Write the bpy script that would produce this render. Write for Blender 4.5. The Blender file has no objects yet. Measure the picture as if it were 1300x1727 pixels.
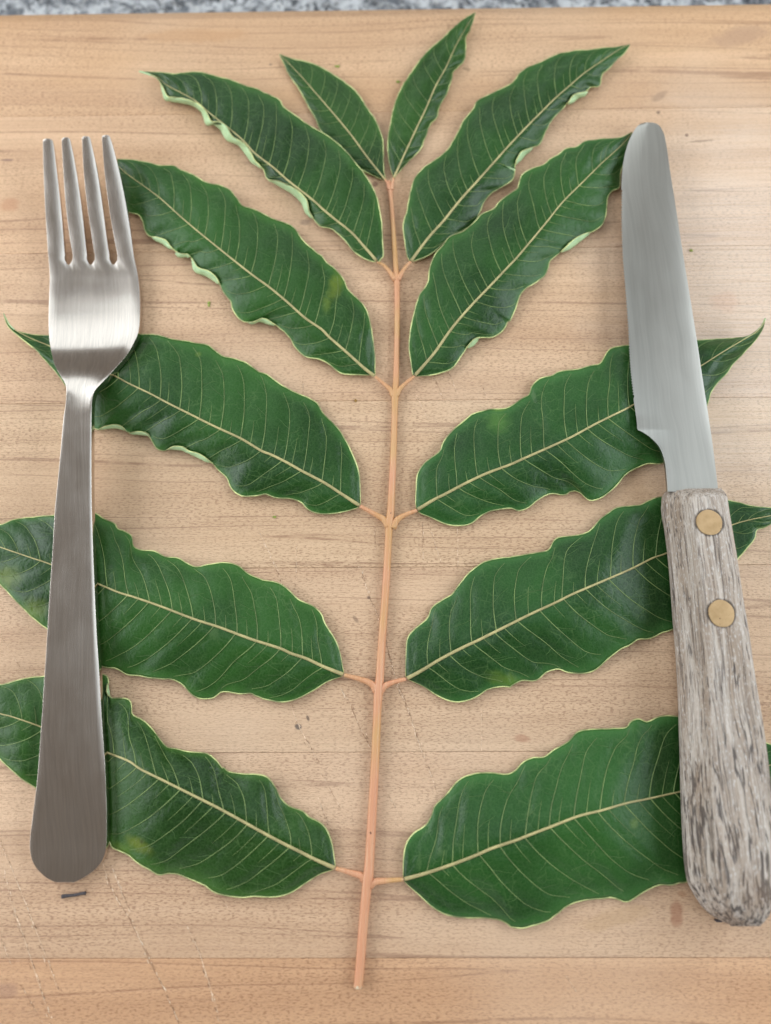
import bpy, bmesh, math, random
import numpy as np
from mathutils import Matrix, Vector

scene = bpy.context.scene
COL = scene.collection
random.seed(7)
rng = np.random.default_rng(11)

# ------------------------------------------------------------------ camera
CAM_H = 0.205                        # metres above the board's top (z = 0)
CAM_ROT = (0.22631, 0.01196, -0.00482)
FPX, CX, CY = 1300.0, 650.0, 863.5   # focal length and centre in photograph pixels
cam_data = bpy.data.cameras.new('camera')
cam = bpy.data.objects.new('camera', cam_data)
COL.objects.link(cam)
cam.location = (0, 0, CAM_H)
cam.rotation_euler = CAM_ROT
cam_data.sensor_fit = 'HORIZONTAL'
cam_data.sensor_width = 36.0
cam_data.lens = 36.0 * FPX / 1300.0
cam_data.clip_start = 0.005
cam_data.clip_end = 50
cam_data.dof.use_dof = True
cam_data.dof.focus_distance = 0.205
cam_data.dof.aperture_fstop = 9.0
scene.camera = cam

# ------------------------------------------------------------------ light: a dim kitchen, windows beyond and at both sides
world = bpy.data.worlds.new('World')
scene.world = world
world.use_nodes = True
bg = world.node_tree.nodes['Background']
bg.inputs[0].default_value = (0.165, 0.143, 0.122, 1)
bg.inputs[1].default_value = 1.0

def area(name, loc, target, w, h, power, color):
    ld = bpy.data.lights.new(name, 'AREA')
    ld.shape = 'RECTANGLE'
    ld.size, ld.size_y = w, h
    ld.energy = power
    ld.color = color
    o = bpy.data.objects.new(name, ld)
    COL.objects.link(o)
    o.location = loc
    d = Vector(target) - Vector(loc)
    o.rotation_euler = d.to_track_quat('-Z', 'Y').to_euler()
    return o

area('window_light_far', (-0.60, 1.05, 0.98), (0, 0.05, 0), 3.6, 0.8, 12.8, (0.86, 0.95, 1.0))
area('window_light_left', (-0.42, 0.08, 0.21), (-0.05, 0.0, 0), 0.6, 0.22, 2.3, (0.90, 0.95, 1.0))
area('window_light_right', (0.42, 0.08, 0.25), (0.06, 0.02, 0), 0.6, 0.24, 2.7, (0.84, 0.93, 1.0))
area('window_light_near', (-0.10, -1.0, 0.34), (0, -0.05, 0), 1.6, 0.45, 2.8, (0.96, 0.98, 1.0))
area('skylight', (0.02, 0.16, 1.25), (0, 0.0, 0), 0.85, 0.85, 3.6, (0.78, 0.91, 1.0))

vs = scene.view_settings
vs.view_transform = 'Standard'
vs.look = 'None'
vs.exposure = 0.0
vs.gamma = 1.0
vs.use_curve_mapping = False

# ------------------------------------------------------------------ helpers
def rotm(a):
    ax, ay, az = a
    cx, sx, cy, sy, cz, sz = math.cos(ax), math.sin(ax), math.cos(ay), math.sin(ay), math.cos(az), math.sin(az)
    rx = np.array([[1, 0, 0], [0, cx, -sx], [0, sx, cx]])
    ry = np.array([[cy, 0, sy], [0, 1, 0], [-sy, 0, cy]])
    rz = np.array([[cz, -sz, 0], [sz, cz, 0], [0, 0, 1]])
    return rz @ ry @ rx
RC = rotm(CAM_ROT)

def U(px, py, z=0.0):
    """Survey: photograph pixel + height above the board -> point in the place (arrays allowed)."""
    px, py, z = np.broadcast_arrays(np.asarray(px, float), np.asarray(py, float), np.asarray(z, float))
    d = np.stack([(px - CX) / FPX, -(py - CY) / FPX, -np.ones_like(px)], -1) @ RC.T
    t = (CAM_H - z) / (-d[..., 2])
    return np.stack([d[..., 0] * t, d[..., 1] * t, z], -1)

def spline(pts, sub=8):
    p = np.asarray(pts, float)
    p = np.vstack([2 * p[0] - p[1], p, 2 * p[-1] - p[-2]])
    out = []
    for i in range(1, len(p) - 2):
        p0, p1, p2, p3 = p[i - 1], p[i], p[i + 1], p[i + 2]
        for k in range(sub):
            u = k / sub
            out.append(0.5 * ((2 * p1) + (-p0 + p2) * u + (2 * p0 - 5 * p1 + 4 * p2 - p3) * u * u + (-p0 + 3 * p1 - 3 * p2 + p3) * u ** 3))
    out.append(p[-2])
    return np.array(out)

def resample(pts, n, t0=0.0, t1=1.0):
    d = spline(pts)
    s = np.concatenate([[0], np.cumsum(np.linalg.norm(np.diff(d, axis=0), axis=1))])
    q = np.linspace(t0, t1, n) * s[-1]
    return np.stack([np.interp(q, s, d[:, k]) for k in range(d.shape[1])], -1)

def curve_x(pts):
    """x as a function of y along an outline that runs down the photograph."""
    d = spline(pts, 6)
    o = np.argsort(d[:, 1], kind='stable')
    return lambda y: np.interp(y, d[o, 1], d[o, 0])

def add_mesh(name, verts, faces, mats, parent=None, smooth=True, matidx=None, angle=None):
    me = bpy.data.meshes.new(name)
    me.from_pydata([tuple(map(float, v)) for v in verts], [], [tuple(int(i) for i in f) for f in faces])
    for m in (mats if isinstance(mats, (list, tuple)) else [mats]):
        me.materials.append(m)
    if matidx is not None:
        me.polygons.foreach_set('material_index', np.asarray(matidx, dtype=np.int32))
    if smooth:
        me.polygons.foreach_set('use_smooth', np.ones(len(me.polygons), dtype=bool))
        if angle:
            me.set_sharp_from_angle(angle=math.radians(angle))
    me.update()
    o = bpy.data.objects.new(name, me)
    COL.objects.link(o)
    if parent is not None:
        o.parent = parent
    return o

def empty(name, loc, rotz=0.0):
    o = bpy.data.objects.new(name, None)
    o.empty_display_size = 0.01
    COL.objects.link(o)
    o.location = loc
    o.rotation_euler = (0, 0, rotz)
    return o

def tag(o, label=None, cat=None, group=None, kind=None):
    for k, v in (('label', label), ('category', cat), ('group', group), ('kind', kind)):
        if v:
            o[k] = v
    return o

def to_local(pts, loc, rotz):
    p = np.asarray(pts, float) - np.asarray(loc, float)
    c, s = math.cos(-rotz), math.sin(-rotz)
    q = p.copy()
    q[..., 0] = c * p[..., 0] - s * p[..., 1]
    q[..., 1] = s * p[..., 0] + c * p[..., 1]
    return q

def tube(path, radii, seg=8, flat=1.0, cap=True, lobes=0.0):
    """verts, faces of a tube along a 3-D path with a radius per point."""
    path = np.asarray(path, float)
    radii = np.broadcast_to(np.asarray(radii, float), (len(path),))
    tang = np.gradient(path, axis=0)
    tang /= np.linalg.norm(tang, axis=1, keepdims=True) + 1e-12
    up = np.array([0, 0, 1.0])
    vs, fs = [], []
    for p, t, r in zip(path, tang, radii):
        sd = np.cross(t, up)
        n = np.linalg.norm(sd)
        sd = sd / n if n > 1e-6 else np.array([1.0, 0, 0])
        u2 = np.cross(sd, t)
        for k in range(seg):
            a = 2 * math.pi * k / seg
            rk = r * (1 + lobes * math.cos(5 * a + 0.9))
            vs.append(p + sd * math.cos(a) * rk + u2 * math.sin(a) * rk * flat)
    for i in range(len(path) - 1):
        for k in range(seg):
            a, b = i * seg + k, i * seg + (k + 1) % seg
            fs.append((a, a + seg, b + seg, b))
    if cap:
        fs.append(tuple(range(seg)))
        fs.append(tuple(reversed(range((len(path) - 1) * seg, len(path) * seg))))
    return vs, fs

def join(parts):
    V, F = [], []
    for v, f in parts:
        o = len(V)
        V.extend(v)
        F.extend([tuple(i + o for i in q) for q in f])
    return V, F

# ------------------------------------------------------------------ materials
def new_mat(name):
    m = bpy.data.materials.new(name)
    m.use_nodes = True
    nt = m.node_tree
    return m, nt, nt.nodes['Principled BSDF']

def nd(nt, kind, ins=None, **props):
    n = nt.nodes.new('ShaderNode' + kind)
    for k, v in props.items():
        setattr(n, k, v)
    for k, v in (ins or {}).items():
        s = n.inputs[k]
        if isinstance(v, bpy.types.NodeSocket):
            nt.links.new(v, s)
        else:
            s.default_value = v
    return n

def math_(nt, op, a, b=0.0, c=0.0, clamp=False):
    return nd(nt, 'Math', {0: a, 1: b, 2: c}, operation=op, use_clamp=clamp).outputs[0]

def scale_vec(nt, v, s, add=(0, 0, 0)):
    return nd(nt, 'VectorMath', {0: v, 1: s, 2: add}, operation='MULTIPLY_ADD').outputs[0]

def noise(nt, v, detail=2.0, rough=0.5, dist=0.0, scale=1.0):
    return nd(nt, 'TexNoise', {'Vector': v, 'Scale': scale, 'Detail': detail, 'Roughness': rough, 'Distortion': dist}).outputs[0]

def ramp(nt, f, lo, hi, a=0.0, b=1.0):
    return nd(nt, 'MapRange', {0: f, 1: lo, 2: hi, 3: a, 4: b}, interpolation_type='SMOOTHSTEP').outputs[0]

def mixc(nt, f, a, b, blend='MIX'):
    n = nd(nt, 'Mix', data_type='RGBA', blend_type=blend)
    for k, v in ((0, f), (6, a), (7, b)):
        s = n.inputs[k]
        if isinstance(v, bpy.types.NodeSocket):
            nt.links.new(v, s)
        else:
            s.default_value = (*v, 1) if (isinstance(v, tuple) and len(v) == 3) else v
    return n.outputs[2]

def bump(nt, h, strength, dist):
    return nd(nt, 'Bump', {'Height': h, 'Strength': strength, 'Distance': dist}).outputs[0]

def setin(nt, node, **kw):
    for k, v in kw.items():
        s = node.inputs[k.replace('_', ' ')]
        if isinstance(v, bpy.types.NodeSocket):
            nt.links.new(v, s)
        else:
            s.default_value = (*v, 1) if (isinstance(v, tuple) and len(v) == 3 and s.type == 'RGBA') else v

def spot(nt, pos, px, py, rx, ry, edge=0.35, wob=None, rot=0.0):
    """soft irregular mark round a place on the board; rx, ry in millimetres"""
    c = U(px, py, 0)
    v = nd(nt, 'VectorMath', {0: pos, 1: tuple(c)}, operation='SUBTRACT').outputs[0]
    if rot:
        v = nd(nt, 'VectorRotate', {'Vector': v, 'Angle': rot}, rotation_type='Z_AXIS').outputs[0]
    v = scale_vec(nt, v, (1000 / rx, 1000 / ry, 0))
    l = nd(nt, 'VectorMath', {0: v}, operation='LENGTH').outputs['Value']
    if wob is not None:
        l = math_(nt, 'ADD', l, wob)
    return ramp(nt, l, 1.0 - edge, 1.0 + edge, 1.0, 0.0)

def wood_board():
    m, nt, b = new_mat('maple_wood')
    tc = nd(nt, 'TexCoord').outputs['Object']
    oi = nd(nt, 'ObjectInfo')
    off = nd(nt, 'CombineXYZ', {0: math_(nt, 'MULTIPLY', oi.outputs['Random'], 7.3), 1: math_(nt, 'MULTIPLY', oi.outputs['Random'], 1.7), 2: 0.0}).outputs[0]
    p = nd(nt, 'VectorMath', {0: tc, 1: off}, operation='ADD').outputs[0]
    warp = noise(nt, scale_vec(nt, p, (5.0, 22.0, 20.0)), 2.0)
    warp = math_(nt, 'MULTIPLY', math_(nt, 'SUBTRACT', warp, 0.5), 0.018)
    pw = nd(nt, 'VectorMath', {0: p, 1: nd(nt, 'CombineXYZ', {1: warp}).outputs[0]}, operation='ADD').outputs[0]
    broad = noise(nt, scale_vec(nt, pw, (3.0, 90.0, 60.0)), 5.0, 0.6)
    grow = noise(nt, scale_vec(nt, pw, (1.6, 120.0, 30.0)), 1.5, 0.45)
    line = math_(nt, 'ABSOLUTE', math_(nt, 'SUBTRACT', math_(nt, 'FRACT', math_(nt, 'MULTIPLY', grow, 6.0)), 0.5))
    line = ramp(nt, line, 0.0, 0.055, 1.0, 0.0)
    brk = ramp(nt, noise(nt, scale_vec(nt, p, (160.0, 500.0, 200.0)), 2.0), 0.30, 0.55, 0.25, 1.0)
    line = math_(nt, 'MULTIPLY', line, brk)
    fl = noise(nt, scale_vec(nt, p, (900.0, 3300.0, 1500.0)), 1.5, 0.5)
    fl_amount = noise(nt, scale_vec(nt, p, (14.0, 60.0, 30.0)), 2.0)
    fleck = math_(nt, 'MULTIPLY', ramp(nt, fl, 0.545, 0.61), ramp(nt, fl_amount, 0.25, 0.60, 0.35, 1.0))
    fibre = noise(nt, scale_vec(nt, p, (45.0, 2600.0, 900.0)), 3.0, 0.6)
    pore = ramp(nt, noise(nt, scale_vec(nt, p, (1500.0, 4200.0, 1500.0)), 2.0), 0.35, 0.7)
    col = mixc(nt, ramp(nt, broad, 0.30, 0.72), (0.515, 0.322, 0.190), (0.668, 0.452, 0.286))
    col = mixc(nt, math_(nt, 'MULTIPLY', pore, 0.22), col, (0.70, 0.51, 0.345))
    col = mixc(nt, math_(nt, 'MULTIPLY', ramp(nt, fibre, 0.45, 0.70), 0.36), col, (0.40, 0.245, 0.150))
    col = mixc(nt, math_(nt, 'MULTIPLY', fleck, 0.58), col, (0.265, 0.130, 0.066))
    col = mixc(nt, math_(nt, 'MULTIPLY', line, 0.58), col, (0.230, 0.110, 0.060))
    # plank tint
    col = mixc(nt, 1.0, col, oi.outputs['Color'], 'MULTIPLY')
    # stains and knocks in the wood
    pos = nd(nt, 'NewGeometry').outputs['Position']
    wob = math_(nt, 'MULTIPLY', math_(nt, 'SUBTRACT', noise(nt, scale_vec(nt, pos, (260, 420, 300)), 3.0), 0.5), 1.3)
    amber = noise(nt, scale_vec(nt, pos, (9.0, 26.0, 20.0)), 3.0, 0.55)
    far_zone = ramp(nt, nd(nt, 'SeparateXYZ', {0: pos}).outputs[1], 0.085, 0.20)
    col = mixc(nt, math_(nt, 'MULTIPLY', ramp(nt, amber, 0.42, 0.72), math_(nt, 'MULTIPLY', far_zone, 0.55)), col, (0.58, 0.335, 0.165))
    worn = math_(nt, 'MULTIPLY', ramp(nt, noise(nt, scale_vec(nt, pos, (11.0, 15.0, 10.0), (3, 5, 0)), 3.0), 0.45, 0.75), 0.30)
    col = mixc(nt, worn, col, (0.70, 0.53, 0.385))
    # bleached, scrubbed wood right of the knife, partly glare painted into the colour
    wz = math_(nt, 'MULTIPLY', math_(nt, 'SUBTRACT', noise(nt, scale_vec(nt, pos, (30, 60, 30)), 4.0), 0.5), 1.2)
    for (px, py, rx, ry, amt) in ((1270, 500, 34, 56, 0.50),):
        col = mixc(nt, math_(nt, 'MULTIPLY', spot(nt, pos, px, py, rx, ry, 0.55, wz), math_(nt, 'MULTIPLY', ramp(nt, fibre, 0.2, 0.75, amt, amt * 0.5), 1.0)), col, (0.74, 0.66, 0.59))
    for (px, py, rx, ry, amt, c, rot) in (
            (1141, 1540, 1.5, 2.6, 0.60, (0.33, 0.13, 0.065), 0.1), (1150, 1508, 1.0, 0.6, 0.45, (0.36, 0.17, 0.08), 0.3),
            (1040, 1547, 8.0, 2.1, 0.42, (0.46, 0.29, 0.15), -0.22), (14, 345, 3.0, 2.2, 0.55, (0.50, 0.24, 0.12), 0),
            (10, 1670, 3.0, 1.5, 0.45, (0.30, 0.16, 0.11), 0), (515, 375, 1.8, 0.9, 0.5, (0.25, 0.16, 0.12), 0),
            (1112, 162, 2.6, 1.2, 0.5, (0.30, 0.19, 0.12), -0.5), (1110, 190, 0.6, 0.6, 0.8, (0.20, 0.12, 0.08), 0),
            (1158, 228, 0.5, 0.5, 0.8, (0.18, 0.10, 0.07), 0), (1182, 238, 4.0, 0.35, 0.55, (0.25, 0.15, 0.10), -0.08),
            (503, 1226, 0.8, 0.6, 0.85, (0.09, 0.07, 0.06), 0.4), (519, 1211, 0.35, 0.7, 0.8, (0.11, 0.07, 0.05), -0.4),
            (600, 1045, 1.0, 0.5, 0.5, (0.14, 0.08, 0.05), 0.9), (622, 1008, 0.5, 0.5, 0.8, (0.12, 0.07, 0.05), 0),
            (456, 109, 0.5, 0.4, 0.7, (0.2, 0.12, 0.08), 0), (787, 117, 1.4, 0.6, 0.6, (0.28, 0.17, 0.09), 0.3),
            (240, 66, 1.8, 0.5, 0.45, (0.30, 0.16, 0.10), 0), (12, 270, 1.8, 0.35, 0.7, (0.22, 0.12, 0.09), 0),
            (632, 310, 0.9, 0.9, 0.7, (0.16, 0.07, 0.04), 0), (1250, 60, 9.0, 3.0, 0.5, (0.40, 0.24, 0.15), -0.3),
            (330, 60, 16.0, 2.4, 0.40, (0.52, 0.28, 0.13), 0), (870, 232, 0.6, 0.4, 0.7, (0.2, 0.12, 0.08), 0),
            (1220, 510, 4.0, 3.0, 0.30, (0.58, 0.33, 0.22), 0), (880, 1245, 1.8, 0.9, 0.5, (0.36, 0.16, 0.09), 0.1)):
        col = mixc(nt, math_(nt, 'MULTIPLY', spot(nt, pos, px, py, rx, ry, 0.4, wob, rot), amt), col, c)
    h = math_(nt, 'ADD', math_(nt, 'MULTIPLY', fleck, -1.0), math_(nt, 'MULTIPLY', pore, 0.7))
    h = math_(nt, 'ADD', h, math_(nt, 'MULTIPLY', line, -0.6))
    setin(nt, b, Base_Color=col, Roughness=ramp(nt, broad, 0.2, 0.8, 0.50, 0.64), Normal=bump(nt, h, 0.55, 0.00014))
    b.inputs['Specular IOR Level'].default_value = 0.45
    return m

def plain(name, col, rough=0.6, var=0.0, scale=300.0, spec=0.4, sss=0.0, trans=0.0):
    m, nt, b = new_mat(name)
    if var:
        tc = nd(nt, 'TexCoord').outputs['Object']
        n = noise(nt, tc, 3.0, 0.55, 0, scale)
        c = mixc(nt, ramp(nt, n, 0.3, 0.7), tuple(x * (1 - var) for x in col), tuple(min(1, x * (1 + var)) for x in col))
        setin(nt, b, Base_Color=c)
    else:
        setin(nt, b, Base_Color=col)
    setin(nt, b, Roughness=rough)
    b.inputs['Specular IOR Level'].default_value = spec
    return m

def granite():
    m, nt, b = new_mat('granite')
    tc = nd(nt, 'TexCoord').outputs['Object']
    w = nd(nt, 'VectorMath', {0: tc, 1: scale_vec(nt, nd(nt, 'TexNoise', {'Vector': tc, 'Scale': 220.0, 'Detail': 3.0}).outputs[1], (0.006, 0.006, 0.006))}, operation='ADD').outputs[0]
    big = noise(nt, scale_vec(nt, w, (150, 150, 150)), 4.0, 0.6)
    mid = noise(nt, scale_vec(nt, w, (380, 380, 380), (4, 1, 0)), 3.0, 0.6)
    fine = noise(nt, scale_vec(nt, w, (700, 700, 700)), 2.0, 0.6)
    c = mixc(nt, ramp(nt, big, 0.38, 0.60), (0.085, 0.092, 0.105), (0.48, 0.49, 0.50))
    c = mixc(nt, ramp(nt, mid, 0.50, 0.62), c, (0.030, 0.033, 0.040))
    c = mixc(nt, math_(nt, 'MULTIPLY', ramp(nt, fine, 0.52, 0.68), 0.6), c, (0.42, 0.40, 0.38))
    setin(nt, b, Base_Color=c, Roughness=0.25)
    return m

def leaf_top():
    m, nt, b = new_mat('leaf_upper_side')
    geo = nd(nt, 'NewGeometry')
    pos = geo.outputs['Position']
    wv = nd(nt, 'TexNoise', {'Vector': pos, 'Scale': 900.0, 'Detail': 1.0}).outputs[1]
    pv = nd(nt, 'VectorMath', {0: pos, 1: scale_vec(nt, wv, (0.0009, 0.0009, 0.0))}, operation='ADD').outputs[0]
    ed1 = nd(nt, 'TexVoronoi', {'Vector': pv, 'Scale': 330.0}, feature='DISTANCE_TO_EDGE').outputs['Distance']
    ed2 = nd(nt, 'TexVoronoi', {'Vector': pv, 'Scale': 1150.0}, feature='DISTANCE_TO_EDGE').outputs['Distance']
    net1 = ramp(nt, ed1, 0.0, 0.055, 1.0, 0.0)
    net2 = ramp(nt, ed2, 0.0, 0.16, 1.0, 0.0)
    part = ramp(nt, noise(nt, scale_vec(nt, pos, (140, 140, 140)), 2.0), 0.40, 0.62)
    big = noise(nt, scale_vec(nt, pos, (28, 28, 28)), 3.0, 0.55)
    uv = nd(nt, 'UVMap', uv_map='leaf').outputs[0]
    v = nd(nt, 'SeparateXYZ', {0: uv}).outputs[1]        # 0 at the midrib, 1 at the margin
    col = mixc(nt, ramp(nt, big, 0.3, 0.7), (0.0060, 0.032, 0.0030), (0.0195, 0.084, 0.0085))
    col = mixc(nt, math_(nt, 'MULTIPLY', ramp(nt, v, 0.80, 1.0), 0.45), col, (0.060, 0.180, 0.030))
    col = mixc(nt, 1.0, col, nd(nt, 'ObjectInfo').outputs['Color'], 'MULTIPLY')
    speck = noise(nt, scale_vec(nt, pos, (2600, 2600, 2600)), 1.0)
    col = mixc(nt, math_(nt, 'MULTIPLY', ramp(nt, speck, 0.52, 0.75), 0.14), col, (0.08, 0.18, 0.06))
    col = mixc(nt, math_(nt, 'MULTIPLY', net2, 0.20), col, (0.075, 0.150, 0.048))
    col = mixc(nt, math_(nt, 'MULTIPLY', math_(nt, 'MULTIPLY', net1, part), 0.26), col, (0.12, 0.20, 0.07))
    wob = math_(nt, 'MULTIPLY', math_(nt, 'SUBTRACT', noise(nt, scale_vec(nt, pos, (420, 420, 420)), 3.0), 0.5), 1.4)
    for (px, py, rx, ry, amt, c, rot) in (
            (568, 488, 1.6, 5.0, 0.62, (0.27, 0.33, 0.035), 0.25), (552, 523, 1.0, 3.0, 0.40, (0.22, 0.30, 0.04), 0),
            (838, 716, 2.6, 3.0, 0.65, (0.115, 0.245, 0.045), 0.0), (842, 692, 1.6, 0.8, 0.6, (0.22, 0.33, 0.05), 0),
            (238, 1421, 3.2, 1.4, 0.62, (0.26, 0.29, 0.025), 0.45), (205, 1430, 2.2, 1.3, 0.45, (0.20, 0.29, 0.03), 0.3),
            (15, 975, 4.0, 2.4, 0.55, (0.25, 0.31, 0.03), 0), (62, 1030, 3.2, 2.6, 0.55, (0.24, 0.31, 0.03), 0),
            (849, 1146, 3.6, 1.6, 0.55, (0.20, 0.30, 0.035), 0.2), (600, 1465, 1.5, 1.5, 0.3, (0.2, 0.3, 0.04), 0),
            (245, 1416, 0.45, 0.45, 0.85, (0.03, 0.02, 0.012), 0), (1060, 1383, 1.0, 1.0, 0.5, (0.20, 0.28, 0.05), 0),
            (338, 602, 0.7, 0.7, 0.6, (0.22, 0.30, 0.05), 0), (200, 1500, 3, 2, 0.4, (0.2, 0.3, 0.04), 0)):
        col = mixc(nt, math_(nt, 'MULTIPLY', spot(nt, pos, px, py, rx, ry, 0.75, wob, rot), amt * 0.55), col, c)
    h = math_(nt, 'ADD', math_(nt, 'MULTIPLY', ramp(nt, ed1, 0.0, 0.25), 1.0), math_(nt, 'MULTIPLY', ramp(nt, ed2, 0.0, 0.3), 0.45))
    setin(nt, b, Base_Color=col, Roughness=ramp(nt, big, 0.2, 0.8, 0.33, 0.45), Normal=bump(nt, h, 0.32, 0.00011))
    b.inputs['Specular IOR Level'].default_value = 0.29
    return m

def leaf_under():
    m, nt, b = new_mat('leaf_underside')
    pos = nd(nt, 'NewGeometry').outputs['Position']
    n = noise(nt, scale_vec(nt, pos, (500, 500, 500)), 3.0)
    col = mixc(nt, ramp(nt, n, 0.3, 0.7), (0.36, 0.52, 0.27), (0.45, 0.62, 0.35))
    setin(nt, b, Base_Color=col, Roughness=0.6)
    return m

def rachis_mat():
    m, nt, b = new_mat('leaf_stalk')
    pos = nd(nt, 'NewGeometry').outputs['Position']
    n = noise(nt, scale_vec(nt, pos, (70, 38, 70)), 3.0, 0.55)
    st = noise(nt, scale_vec(nt, pos, (2400, 60, 900)), 2.0)
    col = mixc(nt, ramp(nt, n, 0.38, 0.62), (0.60, 0.275, 0.150), (0.54, 0.300, 0.115))
    col = mixc(nt, math_(nt, 'MULTIPLY', ramp(nt, st, 0.4, 0.75), 0.35), col, (0.70, 0.48, 0.28))
    sp = ramp(nt, noise(nt, scale_vec(nt, pos, (620, 420, 620)), 1.0), 0.76, 0.78)
    col = mixc(nt, sp, col, (0.10, 0.04, 0.02))
    setin(nt, b, Base_Color=col, Roughness=0.45, Normal=bump(nt, st, 0.15, 0.0001))
    return m

def steel(name, base, rough, streak=(2600.0, 26.0, 800.0), amt=1.0):
    m, nt, b = new_mat(name)
    tc = nd(nt, 'TexCoord').outputs['Object']
    w = noise(nt, scale_vec(nt, tc, (60, 25, 60)), 2.0)
    wv = nd(nt, 'CombineXYZ', {0: math_(nt, 'MULTIPLY', w, 0.006)}).outputs[0]
    p = nd(nt, 'VectorMath', {0: tc, 1: wv}, operation='ADD').outputs[0]
    s = noise(nt, scale_vec(nt, p, streak), 4.0, 0.65)
    f = noise(nt, scale_vec(nt, p, (streak[0] * 2.5, streak[1] * 4, 900.0)), 2.0, 0.6)
    sm = noise(nt, scale_vec(nt, tc, (150, 90, 100)), 4.0, 0.6)
    col = mixc(nt, ramp(nt, s, 0.30, 0.70), tuple(c * (1 - 0.16 * amt) for c in base), tuple(min(1, c * (1 + 0.10 * amt)) for c in base))
    col = mixc(nt, math_(nt, 'MULTIPLY', ramp(nt, sm, 0.45, 0.75), 0.10 * amt), col, tuple(c * 0.72 for c in base))
    r = math_(nt, 'ADD', ramp(nt, sm, 0.3, 0.7, rough - 0.02 * amt, rough + 0.03 * amt), math_(nt, 'MULTIPLY', f, 0.05))
    setin(nt, b, Base_Color=col, Metallic=1.0, Roughness=r, Normal=bump(nt, math_(nt, 'ADD', s, f), 0.06 * amt, 0.00003))
    return m

def handle_wood(rivets):
    m, nt, b = new_mat('weathered_wood')
    tc = nd(nt, 'TexCoord').outputs['Object']
    y = nd(nt, 'SeparateXYZ', {0: tc}).outputs[1]
    x = nd(nt, 'SeparateXYZ', {0: tc}).outputs[0]
    w = noise(nt, scale_vec(nt, tc, (90, 30, 90)), 3.0)
    wv = nd(nt, 'CombineXYZ', {0: math_(nt, 'MULTIPLY', math_(nt, 'SUBTRACT', w, 0.5), 0.004)}).outputs[0]
    p = nd(nt, 'VectorMath', {0: tc, 1: wv}, operation='ADD').outputs[0]
    tone = noise(nt, scale_vec(nt, p, (420, 24, 420)), 4.0, 0.6)
    fine = noise(nt, scale_vec(nt, p, (2600, 70, 2600)), 4.0, 0.65)
    crack = noise(nt, scale_vec(nt, p, (900, 16, 900), (1, 2, 5)), 2.0, 0.5)
    crack = ramp(nt, math_(nt, 'ABSOLUTE', math_(nt, 'SUBTRACT', crack, 0.5)), 0.0, 0.026, 1.0, 0.0)
    dash = noise(nt, scale_vec(nt, p, (1500, 130, 1500), (5, 3, 1)), 2.0, 0.6)
    zone = noise(nt, scale_vec(nt, tc, (75, 45, 75), (2, 7, 3)), 2.0)
    grit = noise(nt, scale_vec(nt, p, (2600, 900, 2600)), 2.0)
    butt = ramp(nt, y, 0.080, 0.015)                       # wear is heaviest towards the butt
    col = mixc(nt, ramp(nt, tone, 0.30, 0.70), (0.325, 0.250, 0.190), (0.540, 0.475, 0.415))
    col = mixc(nt, math_(nt, 'MULTIPLY', ramp(nt, fine, 0.46, 0.68), 0.60), col, (0.150, 0.108, 0.082))
    col = mixc(nt, math_(nt, 'MULTIPLY', ramp(nt, grit, 0.52, 0.72), 0.45), col, (0.70, 0.67, 0.64))
    lev = math_(nt, 'SUBTRACT', math_(nt, 'SUBTRACT', 0.635, math_(nt, 'MULTIPLY', butt, 0.10)), math_(nt, 'MULTIPLY', math_(nt, 'SUBTRACT', zone, 0.5), 0.30))
    dk = ramp(nt, math_(nt, 'SUBTRACT', dash, lev), -0.01, 0.06)
    dk = math_(nt, 'MAXIMUM', math_(nt, 'MULTIPLY', dk, 0.85), math_(nt, 'MULTIPLY', math_(nt, 'MULTIPLY', crack, ramp(nt, fine, 0.3, 0.55)), 0.75))
    col = mixc(nt, dk, col, (0.060, 0.048, 0.044))
    brown = ramp(nt, zone, 0.52, 0.72)
    col = mixc(nt, math_(nt, 'MULTIPLY', brown, 0.30), col, (0.25, 0.155, 0.095))
    for c in rivets:                                       # grime packed round the rivets
        v = nd(nt, 'VectorMath', {0: tc, 1: (c[0], c[1], 0)}, operation='SUBTRACT').outputs[0]
        l = nd(nt, 'VectorMath', {0: scale_vec(nt, v, (1000, 1000, 0))}, operation='LENGTH').outputs['Value']
        l = math_(nt, 'ADD', l, math_(nt, 'MULTIPLY', math_(nt, 'SUBTRACT', dash, 0.5), 1.6))
        col = mixc(nt, ramp(nt, l, 3.30, 3.85, 0.85, 0.0), col, (0.055, 0.040, 0.030))
    h = math_(nt, 'SUBTRACT', math_(nt, 'MULTIPLY', fine, -0.6), math_(nt, 'MULTIPLY', dk, 1.0))
    setin(nt, b, Base_Color=col, Roughness=0.78, Normal=bump(nt, h, 0.55, 0.0002))
    b.inputs['Specular IOR Level'].default_value = 0.25
    return m

def brass():
    m, nt, b = new_mat('brass')
    tc = nd(nt, 'TexCoord').outputs['Object']
    n = noise(nt, scale_vec(nt, tc, (330, 330, 330)), 4.0, 0.6)
    sc = noise(nt, scale_vec(nt, tc, (4000, 300, 500)), 2.0)
    pit = ramp(nt, noise(nt, scale_vec(nt, tc, (1300, 1300, 1300)), 1.0), 0.73, 0.76)
    col = mixc(nt, ramp(nt, n, 0.3, 0.75), (0.47, 0.315, 0.160), (0.36, 0.230, 0.105))
    col = mixc(nt, pit, col, (0.12, 0.06, 0.03))
    setin(nt, b, Base_Color=col, Metallic=0.35, Roughness=0.6, Normal=bump(nt, sc, 0.12, 0.00003))
    return m

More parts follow.
